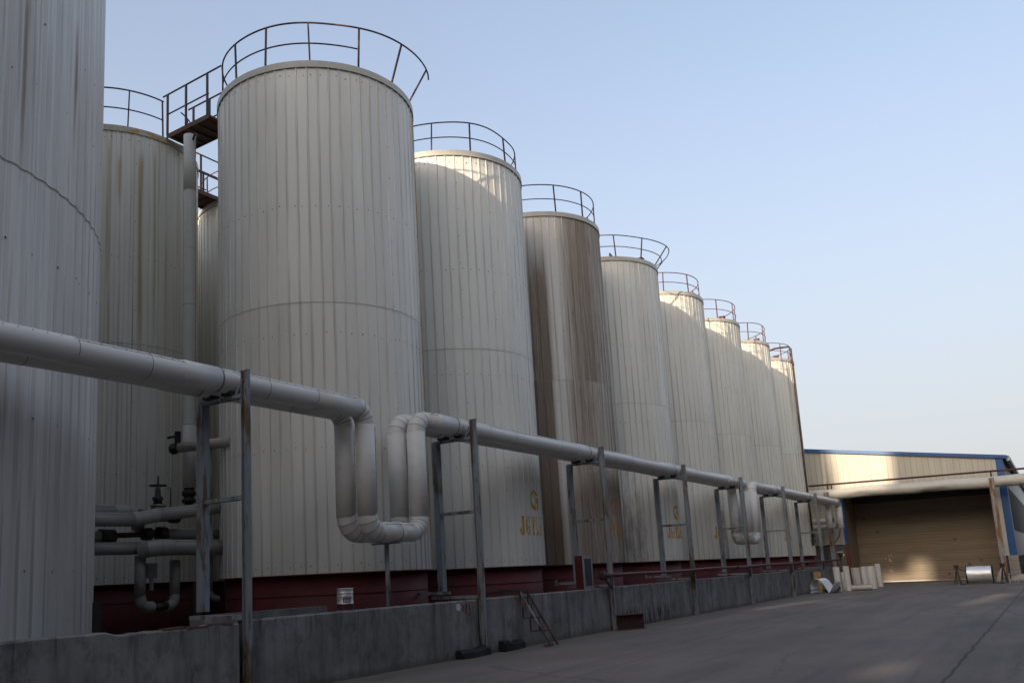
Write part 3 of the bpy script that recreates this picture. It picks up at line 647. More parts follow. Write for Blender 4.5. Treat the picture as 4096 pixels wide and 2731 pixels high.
# ------------------------------------------------------------------ retaining wall and platform
W=empty('retaining_wall',(XW,20,0),'long stained grey concrete wall below the tanks','wall')
WZ=1.107
def wpart(m,name,mat): ob=m.build(name,mat,W,origin=(XW,20,0)); ob.location=(0,0,0); return ob
edges=[-8.0]+[PY0+PS*k for k in range(7)]+[51.74]
for i in range(len(edges)-1):
    a=edges[i]+(.075 if i>0 else 0); b=edges[i+1]-(.115 if i<len(edges)-2 else 0)
    # panel with a slightly irregular top edge
    n=max(8,int((b-a)/.12)); rnd=random.Random(i); m=MB(); vs=[]
    for j in range(n+1):
        y=a+(b-a)*j/n; dz=rnd.uniform(-.006,.006) - (rnd.random()<.04)*.012; dx=rnd.uniform(-.003,.003); zt=WZ+dz
        chip=(i==1-1 and 6.7<y<8.9); 
        if chip: zt-= .035*rnd.uniform(.6,1.3)
        vs+=[(XW+dx,y,0),(XW+dx*.5,y,zt-.02),(XW-.02,y,zt),(XW-.24,y,zt),(XW-.24,y,0)]
    fs=[(j*5+q,j*5+q+1,(j+1)*5+q+1,(j+1)*5+q) for j in range(n) for q in range(4)]+[(0,1,2,3,4),tuple(n*5+q for q in (4,3,2,1,0))]
    m.add(vs,fs); wpart(m,'wall_panel',M['wall'])
m=MB(); m.box((-13.5,-8,0),(XW-.245,54,.82)); wpart(m,'platform_slab',M['conc'])
m=MB(); m.box((-11.55,9.3,.82),(-11.35,12.3,1.165)); wpart(m,'inner_kerb',M['conc'])
m=MB(); m.box((-9.96,51.3,0),(-9.9,51.75,WZ-.03)); wpart(m,'end_edge',M['darkred'])
rnd=random.Random(3)
y=7.55
m=MB()
while y<8.65:
    l=rnd.uniform(.16,.24); m.box((XW-.10+rnd.uniform(-.02,.01),y,WZ-.055),(XW+.003+rnd.uniform(-.02,.004),y+l-.015,WZ-.012+rnd.uniform(-.02,.006))); y+=l
wpart(m,'exposed_brick',M['brick'])
# loose brick on top by the first frame
m=MB().box((XW-.21,8.42,WZ),(XW-.06,8.78,WZ+.085)); tag(m.build('concrete_block',M['conc']),'grey concrete block lying on the wall top against the nearest frame','block')
# painted number and white disc
m=MB(); m.lathe([(.075,0),(.075,.004)],(XW+.002,14.53,.985),24,axis='x'); wpart(m,'white_disc',M['white'])
def strokes(mb,pts,w,x):
    for a,b in zip(pts,pts[1:]): mb.bar((x,a[0],a[1]),(x,b[0],b[1]),.004,w,up=(0,-(b[1]-a[1]),b[0]-a[0]))
m=MB(); X=XW+.004
el=lambda cy,cz,ry,rz,a0=0,a1=360,n=16:[(cy+ry*cos(R_(a0+(a1-a0)*i/n)),cz+rz*sin(R_(a0+(a1-a0)*i/n))) for i in range(n+1)]
strokes(m,el(14.70,.955,.028,.055),.018,X)
strokes(m,el(14.80,.965,.035,.045,150,-40,8)+[(14.765,.86),(14.775,.855),(14.85,.875)],.02,X)
strokes(m,el(14.905,.985,.030,.042,140,-80,8),.02,X); strokes(m,el(14.905,.885,.038,.058,90,-140,10),.02,X)
wpart(m,'painted_number',M['redmark'])

# ------------------------------------------------------------------ things along the wall
# paint can
o=Vector((-10.12,11.42,WZ)); t=empty('paint_can',o,'dented metal paint can with red band and lettering, on the wall top','paint can')
m=MB(); m.lathe([(.135,0),(.14,.005),(.14,.13),(.137,.135),(.137,.235),(.142,.245),(.137,.255),(.137,.285),(.143,.295),(.137,.305),(.139,.36),(.145,.365),(.145,.375),(.13,.372),(.13,.36),(.01,.36)],o,32); at(m,'can_body',M['alu'],t,o)
m=MB(); m.lathe([(.1405,.01),(.1405,.115)],o,32,cap=False); at(m,'red_band',M['darkred'],t,o)
# label panel with the characters 防锈漆 drawn as brush strokes
m=MB(); lc=R_(-35)
def canp(u,vv,r=.1415): a=lc+u/.14; return (o.x+r*cos(a),o.y+r*sin(a),o.z+vv)
vs=[];n=10
for i in range(n+1):
    u=-.075+.16*i/n; vs+=[canp(u,.118,.139),canp(u,.225,.139)]
m.add(vs,[(2*i,2*i+2,2*i+3,2*i+1) for i in range(n)]); at(m,'label',simple('violet_label',(.16,.13,.22),.4),t,o)
m=MB()
CH=[[((0,0),(0,1)),((0,1),(.3,1)),((.3,1),(.2,.72)),((.2,.72),(.32,.5)),((.32,.5),(.12,.4)),((.62,1),(.66,.85)),((.4,.78),(1,.78)),((.62,.78),(.4,0)),((.6,.5),(.92,.5)),((.92,.5),(.84,.05))],
    [((.2,1),(0,.7)),((.05,.78),(.4,.78)),((.1,.55),(.38,.55)),((.22,.8),(.22,.05)),((.22,.05),(.4,.2)),((.55,.92),(.95,1)),((.45,.75),(1,.75)),((.74,.95),(.74,.55)),((.74,.75),(.5,.5)),((.74,.75),(1,.5)),((.55,.42),(.9,.42)),((.65,.42),(.5,0)),((.9,.42),(.82,.2)),((.82,.2),(1,.2)),((1,.2),(.9,0))],
    [((.05,.95),(.2,.8)),((0,.6),(.15,.48)),((.05,0),(.22,.35)),((.35,.85),(1,.85)),((.66,1),(.66,.5)),((.66,.8),(.35,.55)),((.66,.8),(1,.55)),((.66,.45),(.66,0)),((.4,.35),(.5,.22)),((.95,.35),(.8,.22)),((.62,.25),(.35,.02)),((.7,.25),(1,.02))]]
for i,ch in enumerate(CH):
    for a,b in ch: m.bar(canp(-.05+i*.045+a[0]*.036,.138+a[1]*.05),canp(-.05+i*.045+b[0]*.036,.138+b[1]*.05),.004,.004)
for i in range(9): m.bar(canp(-.05+i*.014,.124),canp(-.042+i*.014,.124),.004,.005)
at(m,'lettering',M['white'],t,o)

# fire cabinet
o=Vector((-10.11,20.64,WZ)); t=empty('fire_cabinet',o,'red fire cabinet with aluminium-framed glass door, standing on the wall','cabinet')
x0,x1,y0,y1,z1=-10.235,-10.0,20.385,20.90,1.955
m=MB().box((x0,y0,WZ),(x1-.02,y1,z1)); at(m,'cabinet_box',rusted('chipped_red_paint',(.075,.010,.010),(.10,.03,.028),.6,(9,9,6)),t,o)
m=MB(); 
for a,b in (((x1-.02,y0,WZ),(x1+.008,y0+.05,z1)),((x1-.02,y1-.05,WZ),(x1+.008,y1,z1)),((x1-.02,y0+.05,z1-.085),(x1+.008,y1-.05,z1)),((x1-.02,y0+.05,WZ),(x1+.008,y1-.05,WZ+.075))): m.box(a,b)
fr=at(m,'door_frame',M['alf'],t,o)
m=MB().box((x1-.018,y0+.05,WZ+.075),(x1-.004,y1-.05,z1-.085)); at(m,'glass_pane',M['glass'],t,o)

# ladder / step frame leaning over the wall
o=Vector((-9.45,17.1,0)); t=empty('step_ladder',o,'rusty welded step ladder hooked over the wall','ladder')
a0,a1=Vector((-9.30,17.12,.02)),Vector((-9.87,16.90,1.19)); b0,b1=Vector((-9.27,17.38,.02)),Vector((-9.87,17.20,1.19))
at(MB().tube([a0,a1],.022,8),'stringer',M['post'],t,o); m=MB(); m.bar(b0,b1,.05,.045); at(m,'stringer',M['rail'],t,o)
for u in (.27,.51,.76):
    pa=a0.lerp(a1,u); pb=b0.lerp(b1,u); qa=pa+Vector((-.24 if u<.6 else -.12,-.09,.0)); qb=pb+Vector((-.2 if u<.6 else -.10,-.09,0)); qa.x=max(qa.x,XW+.02); qb.x=max(qb.x,XW+.02)
    m=MB(); m.bar(qa,qb,.012,.012); m.bar(pb,qb,.02,.02); m.bar(pa,qa,.02,.02)
    ua=a0.lerp(a1,min(1,u+.22)); ub=b0.lerp(b1,min(1,u+.22))
    m.bar(qa,Vector((qa.x,qa.y,ua.z)),.035,.02); m.bar(qb,Vector((qb.x,qb.y,ub.z)),.04,.02); at(m,'step',M['rail'],t,o)
m=MB(); m.bar(a1+Vector((.01,0,0)),a1+Vector((-.55,-.42,.0)),.05,.06); m.bar(b1,b1+Vector((-.5,-.35,.03)),.05,.06); m.bar(a1,b1,.05,.06); m.bar(a1+Vector((-.55,-.42,0)),a1+Vector((-.66,-.5,-.12)),.05,.06); at(m,'top_hook',M['dark'],t,o)
m=MB().box((-9.42,17.0,0),(-9.30,17.23,.06)); tag(m.build('loose_brick',M['brick']),'single red brick on the ground under the ladder foot','brick')

# black rubber pieces at the wall foot
def slab_curve(name,label,y0,y1,h0,h1,slats=False):
    o=Vector((-9.8,(y0+y1)/2,0)); t=empty(name,o,label,'rubber block'); m=MB(); n=14; vs=[]
    rnd=random.Random(int(y0*10))
    for i in range(n+1):
        u=i/n; y=y0+(y1-y0)*u; h=h0+(h1-h0)*u+.02*sin(u*9)+rnd.uniform(-.006,.006); d=.20+.03*sin(u*5)
        vs+=[(XW+.005,y,0),(XW+d,y,0),(XW+d*.92,y,h*.7),(XW+d*.6,y,h),(XW+.005,y,h*1.02)]
    fs=[(i*5+q,i*5+q+1,(i+1)*5+q+1,(i+1)*5+q) for i in range(n) for q in range(4)]+[(0,1,2,3,4),tuple(n*5+q for q in (4,3,2,1,0))]
    m.add(vs,fs); at(m,'block_body',M['black'],t,o)
    if slats:
        m=MB()
        for i in range(5): m.bar((XW+.05,y0-.02+i*.04+.0,.04+i*.04),(XW+.30-i*.025,y0-.12+i*.055,.03+i*.04),.05,.02)
        at(m,'slats',M['dark'],t,o)
    else:
        m=MB(); m.tube(arc3((XW+.11,y0-.01,.075),(1,0,0),(0,0,1),.085,0,180,8),.016,6); at(m,'lip',M['dark'],t,o)
slab_curve('rubber_bumper','low black rubber block at the wall foot by a frame post',14.36,15.4,.15,.17)
slab_curve('rubber_bumper','black rubber block with slatted end beside the ladder',15.95,16.8,.20,.17,True)

# H-beam offcut
o=Vector((-9.6,22.05,0)); t=empty('beam_offcut',o,'short rusty red I-beam offcut standing at the wall foot','steel beam')
d=Vector((.42,.78,0)).normalized(); nrm=Vector((d.y,-d.x,0)); a=Vector((-9.74,21.62,0)); b=a+d*.86
def flat(m,z0,z1,w): m.bar(a+Vector((0,0,(z0+z1)/2)),b+Vector((0,0,(z0+z1)/2)),w,z1-z0)
m=MB(); flat(m,0,.016,.22); at(m,'flange',M['plank'],t,o); m=MB(); flat(m,.375,.391,.22); at(m,'flange',M['plank'],t,o)
m=MB(); flat(m,.016,.375,.012); at(m,'web',rusted('brown_primer',(.06,.028,.024),(.035,.016,.013),.5,(4,4,4)),t,o)

# red hydrant pipe along the wall
o=Vector((-9.75,36,1.42)); t=empty('fire_main',o,'thin dark red pipe running along the top of the wall with small brackets','pipe')
m=MB(); pts=[(-9.75,20.95+i*(50.9-20.95)/30,1.42+.012*sin(i*.9)+.0012*i) for i in range(31)]; m.tube(pts,.045,10); at(m,'pipe_section',M['darkred'] if False else simple('dull_red_pipe',(.10,.03,.028),.55,0,.4,2),t,o)
for y in (20.98,32.38,43.25):
    m=MB(); rr=.115 if y<21 else .085; m.lathe([(rr*.5,-.07),(rr,-.05),(rr,-.015),(rr*.9,0),(rr,.015),(rr,.05),(rr*.5,.07)],(-9.75,y,1.42),14,axis='y'); at(m,'coupling',M['dark'],t,o)
for y in (21.69,28.04,34.39,40.75,47.1,50.6):
    m=MB(); m.bar((-9.88,y-.2,1.36),(-9.70,y-.75,1.36),.05,.03); m.bar((XW+.07,y-.03,1.08),(-9.74,y-.62,1.345),.045,.045); m.bar((XW+.06,y-.04,1.36),(-9.70,y-.78,1.36),.04,.05); at(m,'bracket',M['dark'],t,o)
m=MB(); m.tube([(-9.75,50.85,1.42),(-9.75,50.92,1.62)],.05,10); m.lathe([(.06,-.08),(.11,-.06),(.11,.02),(.06,.05),(.13,.07),(.13,.12),(.03,.14)],(-9.75,50.92,1.70),14); m.lathe([(.05,-.12),(.10,-.1),(.10,.1),(.05,.12)],(-9.72,50.90,1.72),12,axis='x'); at(m,'hydrant_valve',M['darkred'],t,o)
m=MB(); m.tube([( -9.75+.13*cos(i*pi/6),50.92+.13*sin(i*pi/6),1.88) for i in range(12)],.03,6,closed=True); m.box((-9.62,50.86,1.64),(-9.55,50.97,1.78)); at(m,'white_cap',M['white'],t,o)

# ------------------------------------------------------------------ pipe cluster in the gap at the left
def cpipe(name,label,paths,cat='pipe',group='pipes in the dark gap between tanks'):
    o=Vector(paths[0][0][0]); t=empty(name,o,label,cat,group)
    for pts,r,mat,nm in paths:
        if nm=='elbow': pelb(t,o,pts,r,mat)
        elif nm=='pipe_section': 
            for a,b in zip(pts,pts[1:]): psec(t,o,a,b,r,mat,seg=1.4,n=16)
        else:
            m=MB(); m.tube(pts,r,14); at(m,nm,mat,t,o)
    return t
J=M['jack_shade']
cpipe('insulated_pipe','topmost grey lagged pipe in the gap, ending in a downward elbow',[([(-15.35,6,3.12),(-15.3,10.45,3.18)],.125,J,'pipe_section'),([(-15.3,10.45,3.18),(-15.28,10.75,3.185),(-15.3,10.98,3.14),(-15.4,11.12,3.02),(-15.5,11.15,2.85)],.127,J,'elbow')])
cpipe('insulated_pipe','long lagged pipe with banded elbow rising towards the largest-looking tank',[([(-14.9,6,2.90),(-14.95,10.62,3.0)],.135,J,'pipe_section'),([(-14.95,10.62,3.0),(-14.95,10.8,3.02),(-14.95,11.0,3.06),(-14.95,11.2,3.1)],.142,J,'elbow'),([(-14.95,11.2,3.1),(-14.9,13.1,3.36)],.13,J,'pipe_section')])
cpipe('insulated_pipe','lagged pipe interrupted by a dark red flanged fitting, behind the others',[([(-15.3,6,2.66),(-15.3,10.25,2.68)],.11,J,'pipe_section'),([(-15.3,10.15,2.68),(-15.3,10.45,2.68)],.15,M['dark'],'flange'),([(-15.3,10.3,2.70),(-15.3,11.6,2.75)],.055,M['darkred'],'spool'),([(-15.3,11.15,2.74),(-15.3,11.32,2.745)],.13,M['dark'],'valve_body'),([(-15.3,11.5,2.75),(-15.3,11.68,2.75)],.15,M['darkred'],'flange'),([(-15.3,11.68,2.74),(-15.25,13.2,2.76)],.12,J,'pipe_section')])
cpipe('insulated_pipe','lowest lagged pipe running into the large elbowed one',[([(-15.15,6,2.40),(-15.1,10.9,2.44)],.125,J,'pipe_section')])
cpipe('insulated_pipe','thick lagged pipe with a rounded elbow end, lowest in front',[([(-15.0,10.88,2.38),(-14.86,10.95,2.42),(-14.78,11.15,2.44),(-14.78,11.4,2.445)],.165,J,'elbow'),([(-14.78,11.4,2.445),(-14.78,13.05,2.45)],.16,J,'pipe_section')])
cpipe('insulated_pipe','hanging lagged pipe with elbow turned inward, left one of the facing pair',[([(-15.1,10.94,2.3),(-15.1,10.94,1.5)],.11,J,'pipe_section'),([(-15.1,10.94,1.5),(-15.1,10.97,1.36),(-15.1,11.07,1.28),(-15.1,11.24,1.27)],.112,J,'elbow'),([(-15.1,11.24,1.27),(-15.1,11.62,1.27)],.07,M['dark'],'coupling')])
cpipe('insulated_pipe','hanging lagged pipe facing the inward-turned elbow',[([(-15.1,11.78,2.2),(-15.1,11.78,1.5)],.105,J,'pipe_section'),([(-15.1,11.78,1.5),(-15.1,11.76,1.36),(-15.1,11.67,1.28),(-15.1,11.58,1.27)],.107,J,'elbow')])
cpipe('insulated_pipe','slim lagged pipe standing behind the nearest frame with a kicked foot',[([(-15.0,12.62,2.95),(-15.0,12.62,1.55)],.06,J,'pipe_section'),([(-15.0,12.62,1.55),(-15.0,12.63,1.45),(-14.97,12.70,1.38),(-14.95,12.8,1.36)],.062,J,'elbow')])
tag(MB().box((-15.3,11.2,1.85),(-15.2,11.42,2.15)).box((-15.28,11.28,1.6),(-15.22,11.35,1.85)).build('control_box',M['jack_shade']),'small pale box among the pipes in the gap','box')
tag(MB().lathe([(.02,0),(.10,.02),(.10,.33),(.11,.34),(.11,.36),(.02,.37)],(-14.9,12.98,2.0),14).tube([(-14.9,12.98,2.0),(-14.9,12.98,1.55)],.045,8).build('instrument_housing',M['jack_shade']),'small pale cylindrical housing beside the slim standing pipe','instrument')
# gate valve
o=Vector((-15.2,11.42,3.1)); t=empty('gate_valve',o,'dark gate valve with a handwheel above the pipes in the gap','valve')
m=MB(); m.lathe([(.19,-.1),(.21,-.02),(.12,.05),(.09,.1),(.09,.14)],o,16); m.lathe([(.05,-.5),(.13,-.48),(.13,-.3),(.10,-.28),(.10,.3),(.13,.32),(.13,.5),(.05,.52)],o,14,axis='y'); at(m,'valve_body',M['darkred'],t,o)
m=MB(); m.lathe([(.15,.14),(.15,.18),(.12,.18),(.12,.20),(.16,.20),(.16,.24)],o,16); at(m,'flange',M['brass'],t,o)
m=MB(); m.lathe([(.10,.24),(.08,.32),(.11,.34),(.11,.40),(.06,.42),(.05,.58),(.025,.6),(.02,.84),(.0,.84)],o,12); at(m,'yoke',M['dark'],t,o)
m=MB(); m.tube([(o.x+.17*cos(i*pi/8),o.y+.17*sin(i*pi/8),o.z+.64) for i in range(16)],.014,6,closed=True)
for i in range(4): m.bar((o.x,o.y,o.z+.64),(o.x+.17*cos(i*pi/2+.4),o.y+.17*sin(i*pi/2+.4),o.z+.64),.02,.012)
at(m,'handwheel',M['dark'],t,o)
m=MB().tube([(o.x+.1,o.y+.24,o.z),(o.x+.1,o.y+.24,o.z+.6),(o.x+.05,o.y+.2,o.z+.6)],.012,6); at(m,'rod',M['dark'],t,o)
# tall vertical pipe and its flange, side stub
o=Vector((-16.05,12.9,8)); t=empty('vertical_pipe',o,'tall vertical lagged pipe rising in the gap beside the largest-looking tank','pipe')
psec(t,o,(-16.05,12.9,3.85),(-16.05,12.9,12.45),.145,M['jackc'],seg=1.55)
m=MB(); c=(-16.05,12.9,3.5); m.lathe([(.10,-.2),(.10,.0),(.16,.02),(.16,.10),(.12,.12),(.12,.16),(.16,.18),(.16,.28),(.12,.3),(.12,.36)],c,16); at(m,'flange',M['dark'],t,o)
m=MB().tube([(-15.95,12.9,12.3),(-15.8,12.85,12.42),(-15.72,12.85,12.38),(-15.7,12.85,12.25)],.03,6); at(m,'hook',M['dark'],t,o)
o=Vector((-15.3,12.5,4.7)); t=empty('branch_pipe',o,'short rust-stained horizontal pipe stub with dark valve at its end','pipe')
m=MB().tube([(-15.85,12.5,4.72),(-14.2,12.55,4.66)],.115,16); at(m,'pipe_section',M['rusty'] if False else rusted('rust_tinged_jacket',(.42,.38,.30),(.26,.15,.06),.6,(3,3,3)),t,o)
m=MB(); m.lathe([(.05,-.30),(.13,-.26),(.13,-.2),(.06,-.16),(.06,-.08),(.11,-.05),(.11,0)],(-15.85,12.5,4.72),12,axis='x'); m.box((-16.0,12.45,4.75),(-15.9,12.55,5.1)); m.bar((-16.3,12.5,5.0),(-15.9,12.5,5.0),.04,.05); at(m,'valve',M['dark'],t,o)
m=MB().tube([(-14.95,12.52,4.6),(-14.95,12.52,3.3)],.10,14); at(m,'drop_leg',M['jack_shade'],t,o)
# dark thing at the foot of the large tank
tag(MB().box((-13.25,8.55,.82),(-13.1,8.72,1.45)).box((-13.22,8.75,.82),(-13.15,8.79,1.30)).bar((-13.2,8.5,1.30),(-13.2,8.9,1.30),.03,.03).build('pipe_stand',M['dark']),'small dark stand on the platform at the foot of the huge tank','pipe support')

# ------------------------------------------------------------------ building at the end of the yard
FY=55.83; XC=-1.93
Bd=empty('warehouse',(-6.5,FY,0),'cream ribbed warehouse with blue trim and big tan door, ending the yard','building')
def bp(m,name,mat,parent=None): ob=m.build(name,mat,parent or Bd,origin=(-6.5,FY,0)); ob.location=(0,0,0); return ob
zr_=lambda x:6.62+(XC-x)*.1545
DX0,DX1,DZ=-10.2,-2.76,5.05
# ribbed siding: standing seams every 0.30 m
m=MB(); xs=[]; x=-30.0
m.prism([(-30,2.32),(-10.36,2.32),(-10.36,DZ),(-2.28,DZ),(-2.28,zr_(-2.28)),(-16,zr_(-16)),(-30,zr_(-2))],[],lambda a,b:(a,FY,b),lambda a,b:(a,FY+.12,b))
x=-13.9
while x<-2.4:
    z0=2.33 if x<-10.38 else DZ+.01
    m.box((x-.022,FY-.024,z0),(x+.010,FY+.001,zr_(x)-.2),0); m.box((x+.010,FY-.010,z0),(x+.030,FY+.001,zr_(x)-.2),1); m.box((x+.08,FY-.008,z0),(x+.095,FY+.001,zr_(x)-.2),0); x+=.30  # darker strip beside each rib paints its shadow line
m.box((-2.74,FY,1.28),(-2.28,FY+.12,DZ))
bp(m,'front_wall',[M['siding'],simple('siding_shadow_line',(.36,.32,.25),.5,0,.1,2)])
m=MB(); m.prism([(-30,0),(-10.36,0),(-10.36,2.31),(-30,2.31)],[],lambda a,b:(a,FY+.01,b),lambda a,b:(a,FY+.2,b)); bp(m,'dado',M['dado'])
m=MB(); m.box((-30,FY-.03,2.29),(-10.37,FY-.001,2.33)); bp(m,'flashing',M['dark'])
# door in its recess
DY=FY+3.2
dr=bp(MB().box((DX0-.1,DY,0),(DX1+.1,DY+.08,DZ+.1)),'door',M['door'])
m=MB()
for k in range(1,9): z=.02+.57*k; m.box((DX0-.1,DY-.006,z-.012),(DX1+.1,DY+.001,z+.008))
for k in range(0,9):
    for q in (.15,.42): z=.02+.57*k+q; m.box((DX0-.1,DY-.004,z-.004),(DX1+.1,DY+.001,z+.004))
bp(m,'panel_joint',M['groove'],dr)
m=MB(); a0,a1,b0,b1=-9.2,-8.4,.33,2.03
for p,q in (((a0,b0),(a1,b0)),((a0,b1),(a1,b1)),((a0,b0),(a0,b1)),((a1,b0),(a1,b1))): m.bar((p[0],DY-.012,p[1]),(q[0],DY-.012,q[1]),.024,.03)
m.box((a1-.14,DY-.03,1.02),(a1-.08,DY-.001,1.2)); bp(m,'wicket_door',M['door'],dr)
m=MB(); rnd=random.Random(5)
for i in range(26):
    cx,cz=rnd.gauss(-8.52,.10),rnd.choice([1.35,1.5,1.25,.72,.62])+rnd.gauss(0,.05); s=rnd.uniform(.01,.05); m.add([(cx-s,DY-.016,cz),(cx,DY-.016,cz-s*.6),(cx+s*.8,DY-.016,cz+s*.1),(cx+s*.1,DY-.016,cz+s)],[(0,1,2,3)])
bp(m,'paint_splash',M['white'],dr)
m=MB(); m.box((DX0-.1,DY-.03,-.0),(DX1+.1,DY+.0,.035)); bp(m,'threshold',M['alf'],dr)
m=MB(); m.box((DX0-.16,FY+.12,DZ-.0),(DX1+.4,FY+3.3,DZ+.3)); bp(m,'lintel',M['dark']); m=MB(); m.box((DX0-.1,DY-.45,4.78),(DX1+.1,DY-.012,DZ-.004)); bp(m,'added_shade_box',M['dark'])  # dark box under the lintel added to blacken the door top
m=MB(); m.box((-10.33,FY-.03,2.28),(-10.2,FY+.25,DZ+.02)); bp(m,'blue_jamb',M['blue'])
m=MB(); m.box((-10.36,FY-.04,0),(-10.2,FY+.25,2.275)); bp(m,'orange_jamb',M['orangered'])
m=MB(); m.box((-10.34,FY+.25,0),(-10.215,FY+3.3,DZ)); bp(m,'inner_jamb',M['door'])
m=MB(); m.box((-2.28,FY-.035,1.27),(XC,FY+.16,zr_(-2.2)-.16)); bp(m,'corner_trim',M['blue'])
m=MB(); m.prism([(-16,zr_(-16)+.02),(XC+.22,zr_(XC+.22)+.02),(XC+.22,zr_(XC+.22)-.17),(-16,zr_(-16)-.19)],[],lambda a,b:(a,FY-.14,b),lambda a,b:(a,FY-.037,b)); bp(m,'rake_trim',M['blue'])
# roof slopes and side wall
m=MB(); m.prism([(-16,zr_(-16)),(XC+.30,zr_(XC+.30)),(XC+.30,zr_(XC+.30)-.06),(-16,zr_(-16)-.06)],[],lambda a,b:(a,FY-.03,b),lambda a,b:(a,FY+95,b)); m.prism([(-16,zr_(-16)),(-30,zr_(-2)),(-30,zr_(-2)-.06),(-16,zr_(-16)-.06)],[],lambda a,b:(a,FY-.03,b),lambda a,b:(a,FY+95,b)); bp(m,'roof',M['render'])
m=MB(); m.box((XC+.16,FY,zr_(XC+.2)-.28),(XC+.34,FY+95,zr_(XC+.2)-.07)); bp(m,'gutter',M['alf'])
m=MB(); m.box((XC-.12,FY+.16,1.22),(XC,FY+95,zr_(XC)-.1)); bp(m,'side_wall',M['sidew'])
m=MB(); m.prism([(57.0,2.62),(151,2.62),(151,4.95),(56.6,4.95),(56.5,4.6)],[],lambda a,b:(XC-.01,a,b),lambda a,b:(XC+.012,a,b)); bp(m,'window_band',M['band_glass'])
m=MB(); m.box((XC-.14,FY+.16,0),(XC-.004,FY+95,1.16)); bp(m,'side_plinth',M['dado'])
m=MB(); m.box((XC-.13,FY+.16,1.16),(XC+.03,FY+95,1.22)); bp(m,'plinth_cap',M['plank'])
# block pier, right part bare, left part painted dark blue
m=MB()
for i in range(5): m.box((-2.36,FY-.06,.012+i*.25),(XC+.03,FY+.3,.228+i*.25)); m.box((-2.34,FY-.02,.228+i*.25),(XC-.01,FY+.29,.26+i*.25))
bp(m,'block_pier',M['block'])
m=MB(); m.box((DX1+.04,FY+.12,0),(DX1+.16,FY+3.3,DZ)); bp(m,'inner_jamb',M['siding'])
m=MB(); m.box((-2.74,FY-.05,0),(-2.362,FY+.2,1.262)); bp(m,'painted_pier',M['darkblue'])

# overhead pipe in front of the door and its rail and columns
PYC=54.62; o=Vector((-6,PYC,5.22)); t=empty('overhead_pipe',o,'big cream dented pipe crossing above the tan door','pipe')
m=MB(); pts=[]; rnd=random.Random(4)
K=70; n=28; vs=[]
dents=[(-8.95,.28,.10,-.6),(-5.6,.22,.13,-1.2),(-4.95,.16,.12,-.9),(-4.9,.5,.04,1.0),(-2.0,.3,.05,-1)]
for i in range(K+1):
    x=-14+20*i/K; zc=5.20+.05*sin((x+14)*.35)-.02*sin(x*1.7)
    for j in range(n):
        a=2*pi*j/n; r=.30+.004*sin(i*2.1)
        for dx,w,dp,ang in dents: r-=dp*math.exp(-((x-dx)/w)**2)*math.exp(-((wrap(a-ang))/.55)**2)
        vs.append((x,PYC-r*cos(a),zc+r*sin(a)))
m.add(vs,[(i*n+j,(i+1)*n+j,(i+1)*n+(j+1)%n,i*n+(j+1)%n) for i in range(K) for j in range(n)],0,True)
for x in (-12,-9.9,-7.3,-4.5,-2.9,-1.2): zc=5.20+.05*sin((x+14)*.35)-.02*sin(x*1.7); m.tube([(x-.006,PYC,zc),(x+.006,PYC,zc)],.306,28,m=0,caps=False)
at(m,'pipe_section',M['jackc'],t,o)
o=Vector((-6,PYC,5.75)); t=empty('overhead_rail',o,'dark maroon pipe rail above the cream overhead pipe','pipe')
m=MB().tube([(-14,PYC+.1,5.86),(-2.5,PYC+.1,5.74),(6,PYC+.1,5.66)],.055,10); at(m,'rail_pipe',simple('maroon_pipe',(.07,.022,.024),.5,0,.3,2),t,o)
for x in (-10.72,-10.5,-2.52):
    m=MB().bar((x,PYC+.1,5.42),(x,PYC+.1,5.80),.08,.08); at(m,'stub_post',M['plank'],t,o)
for x,z0,lab in ((-10.74,0,'rusty steel column holding the overhead pipe, behind the last pipe frame'),(-2.52,0,'rust-streaked steel column at the door side nearest the blue corner trim')):
    o=Vector((x,PYC-.36,0)); t=empty('steel_column',o,lab,'column','rusty columns under the overhead pipe')
    m=MB(); y=PYC-.36
    m.box((x-.11,y-.006,z0),(x+.11,y+.006,5.36)); 
    for s_ in (-1,1): m.box((x+s_*.11-.009,y-.10,z0),(x+s_*.11+.009,y+.0,5.36)); m.box((x+s_*.11-.009,y+.006,z0),(x+s_*.11+.009,y+.10,5.36))
    m.box((x-.14,y-.14,z0),(x+.14,y+.14,z0+.02)); at(m,'column_shaft',M['postr'],t,o)
    m=MB().box((x-.11,y+.10,4.86),(x+.11,PYC+.2,4.90)); at(m,'bracket',M['postr'],t,o)
# pipes in the corner by the last tank
cpipe('insulated_pipe','upper short horizontal lagged pipe in the corner beside the last tank',[([(-11.9,54.9,3.72),(-10.75,54.9,3.72)],.16,M['jack'],'pipe_section')],group='short pipes in the far corner')
cpipe('insulated_pipe','lower short horizontal lagged pipe in the corner ending in a mitred elbow',[([(-11.9,54.75,3.36),(-10.6,54.75,3.38)],.16,M['jack'],'pipe_section'),([(-10.6,54.75,3.38),(-10.42,54.72,3.42),(-10.3,54.6,3.5)],.162,M['jack'],'elbow')],group='short pipes in the far corner')
tag(MB().tube([(-10.25,54.4,3.2),(-10.3,54.4,2.9),(-10.5,54.5,2.6),(-10.9,55.2,2.38),(-11.4,55.5,2.3)],.025,8).build('hose',M['dark']),'thin dark hose hanging from the pipe leg beside the door','hose')
tag(MB().box((-10.85,54.3,3.5),(-10.7,54.5,3.95)).lathe([(.04,0),(.12,.02),(.12,.06),(.04,.08)],(-10.6,54.3,3.75),12,axis='x').build('valve',M['dark']),'small dark valve between the short corner pipes','valve')

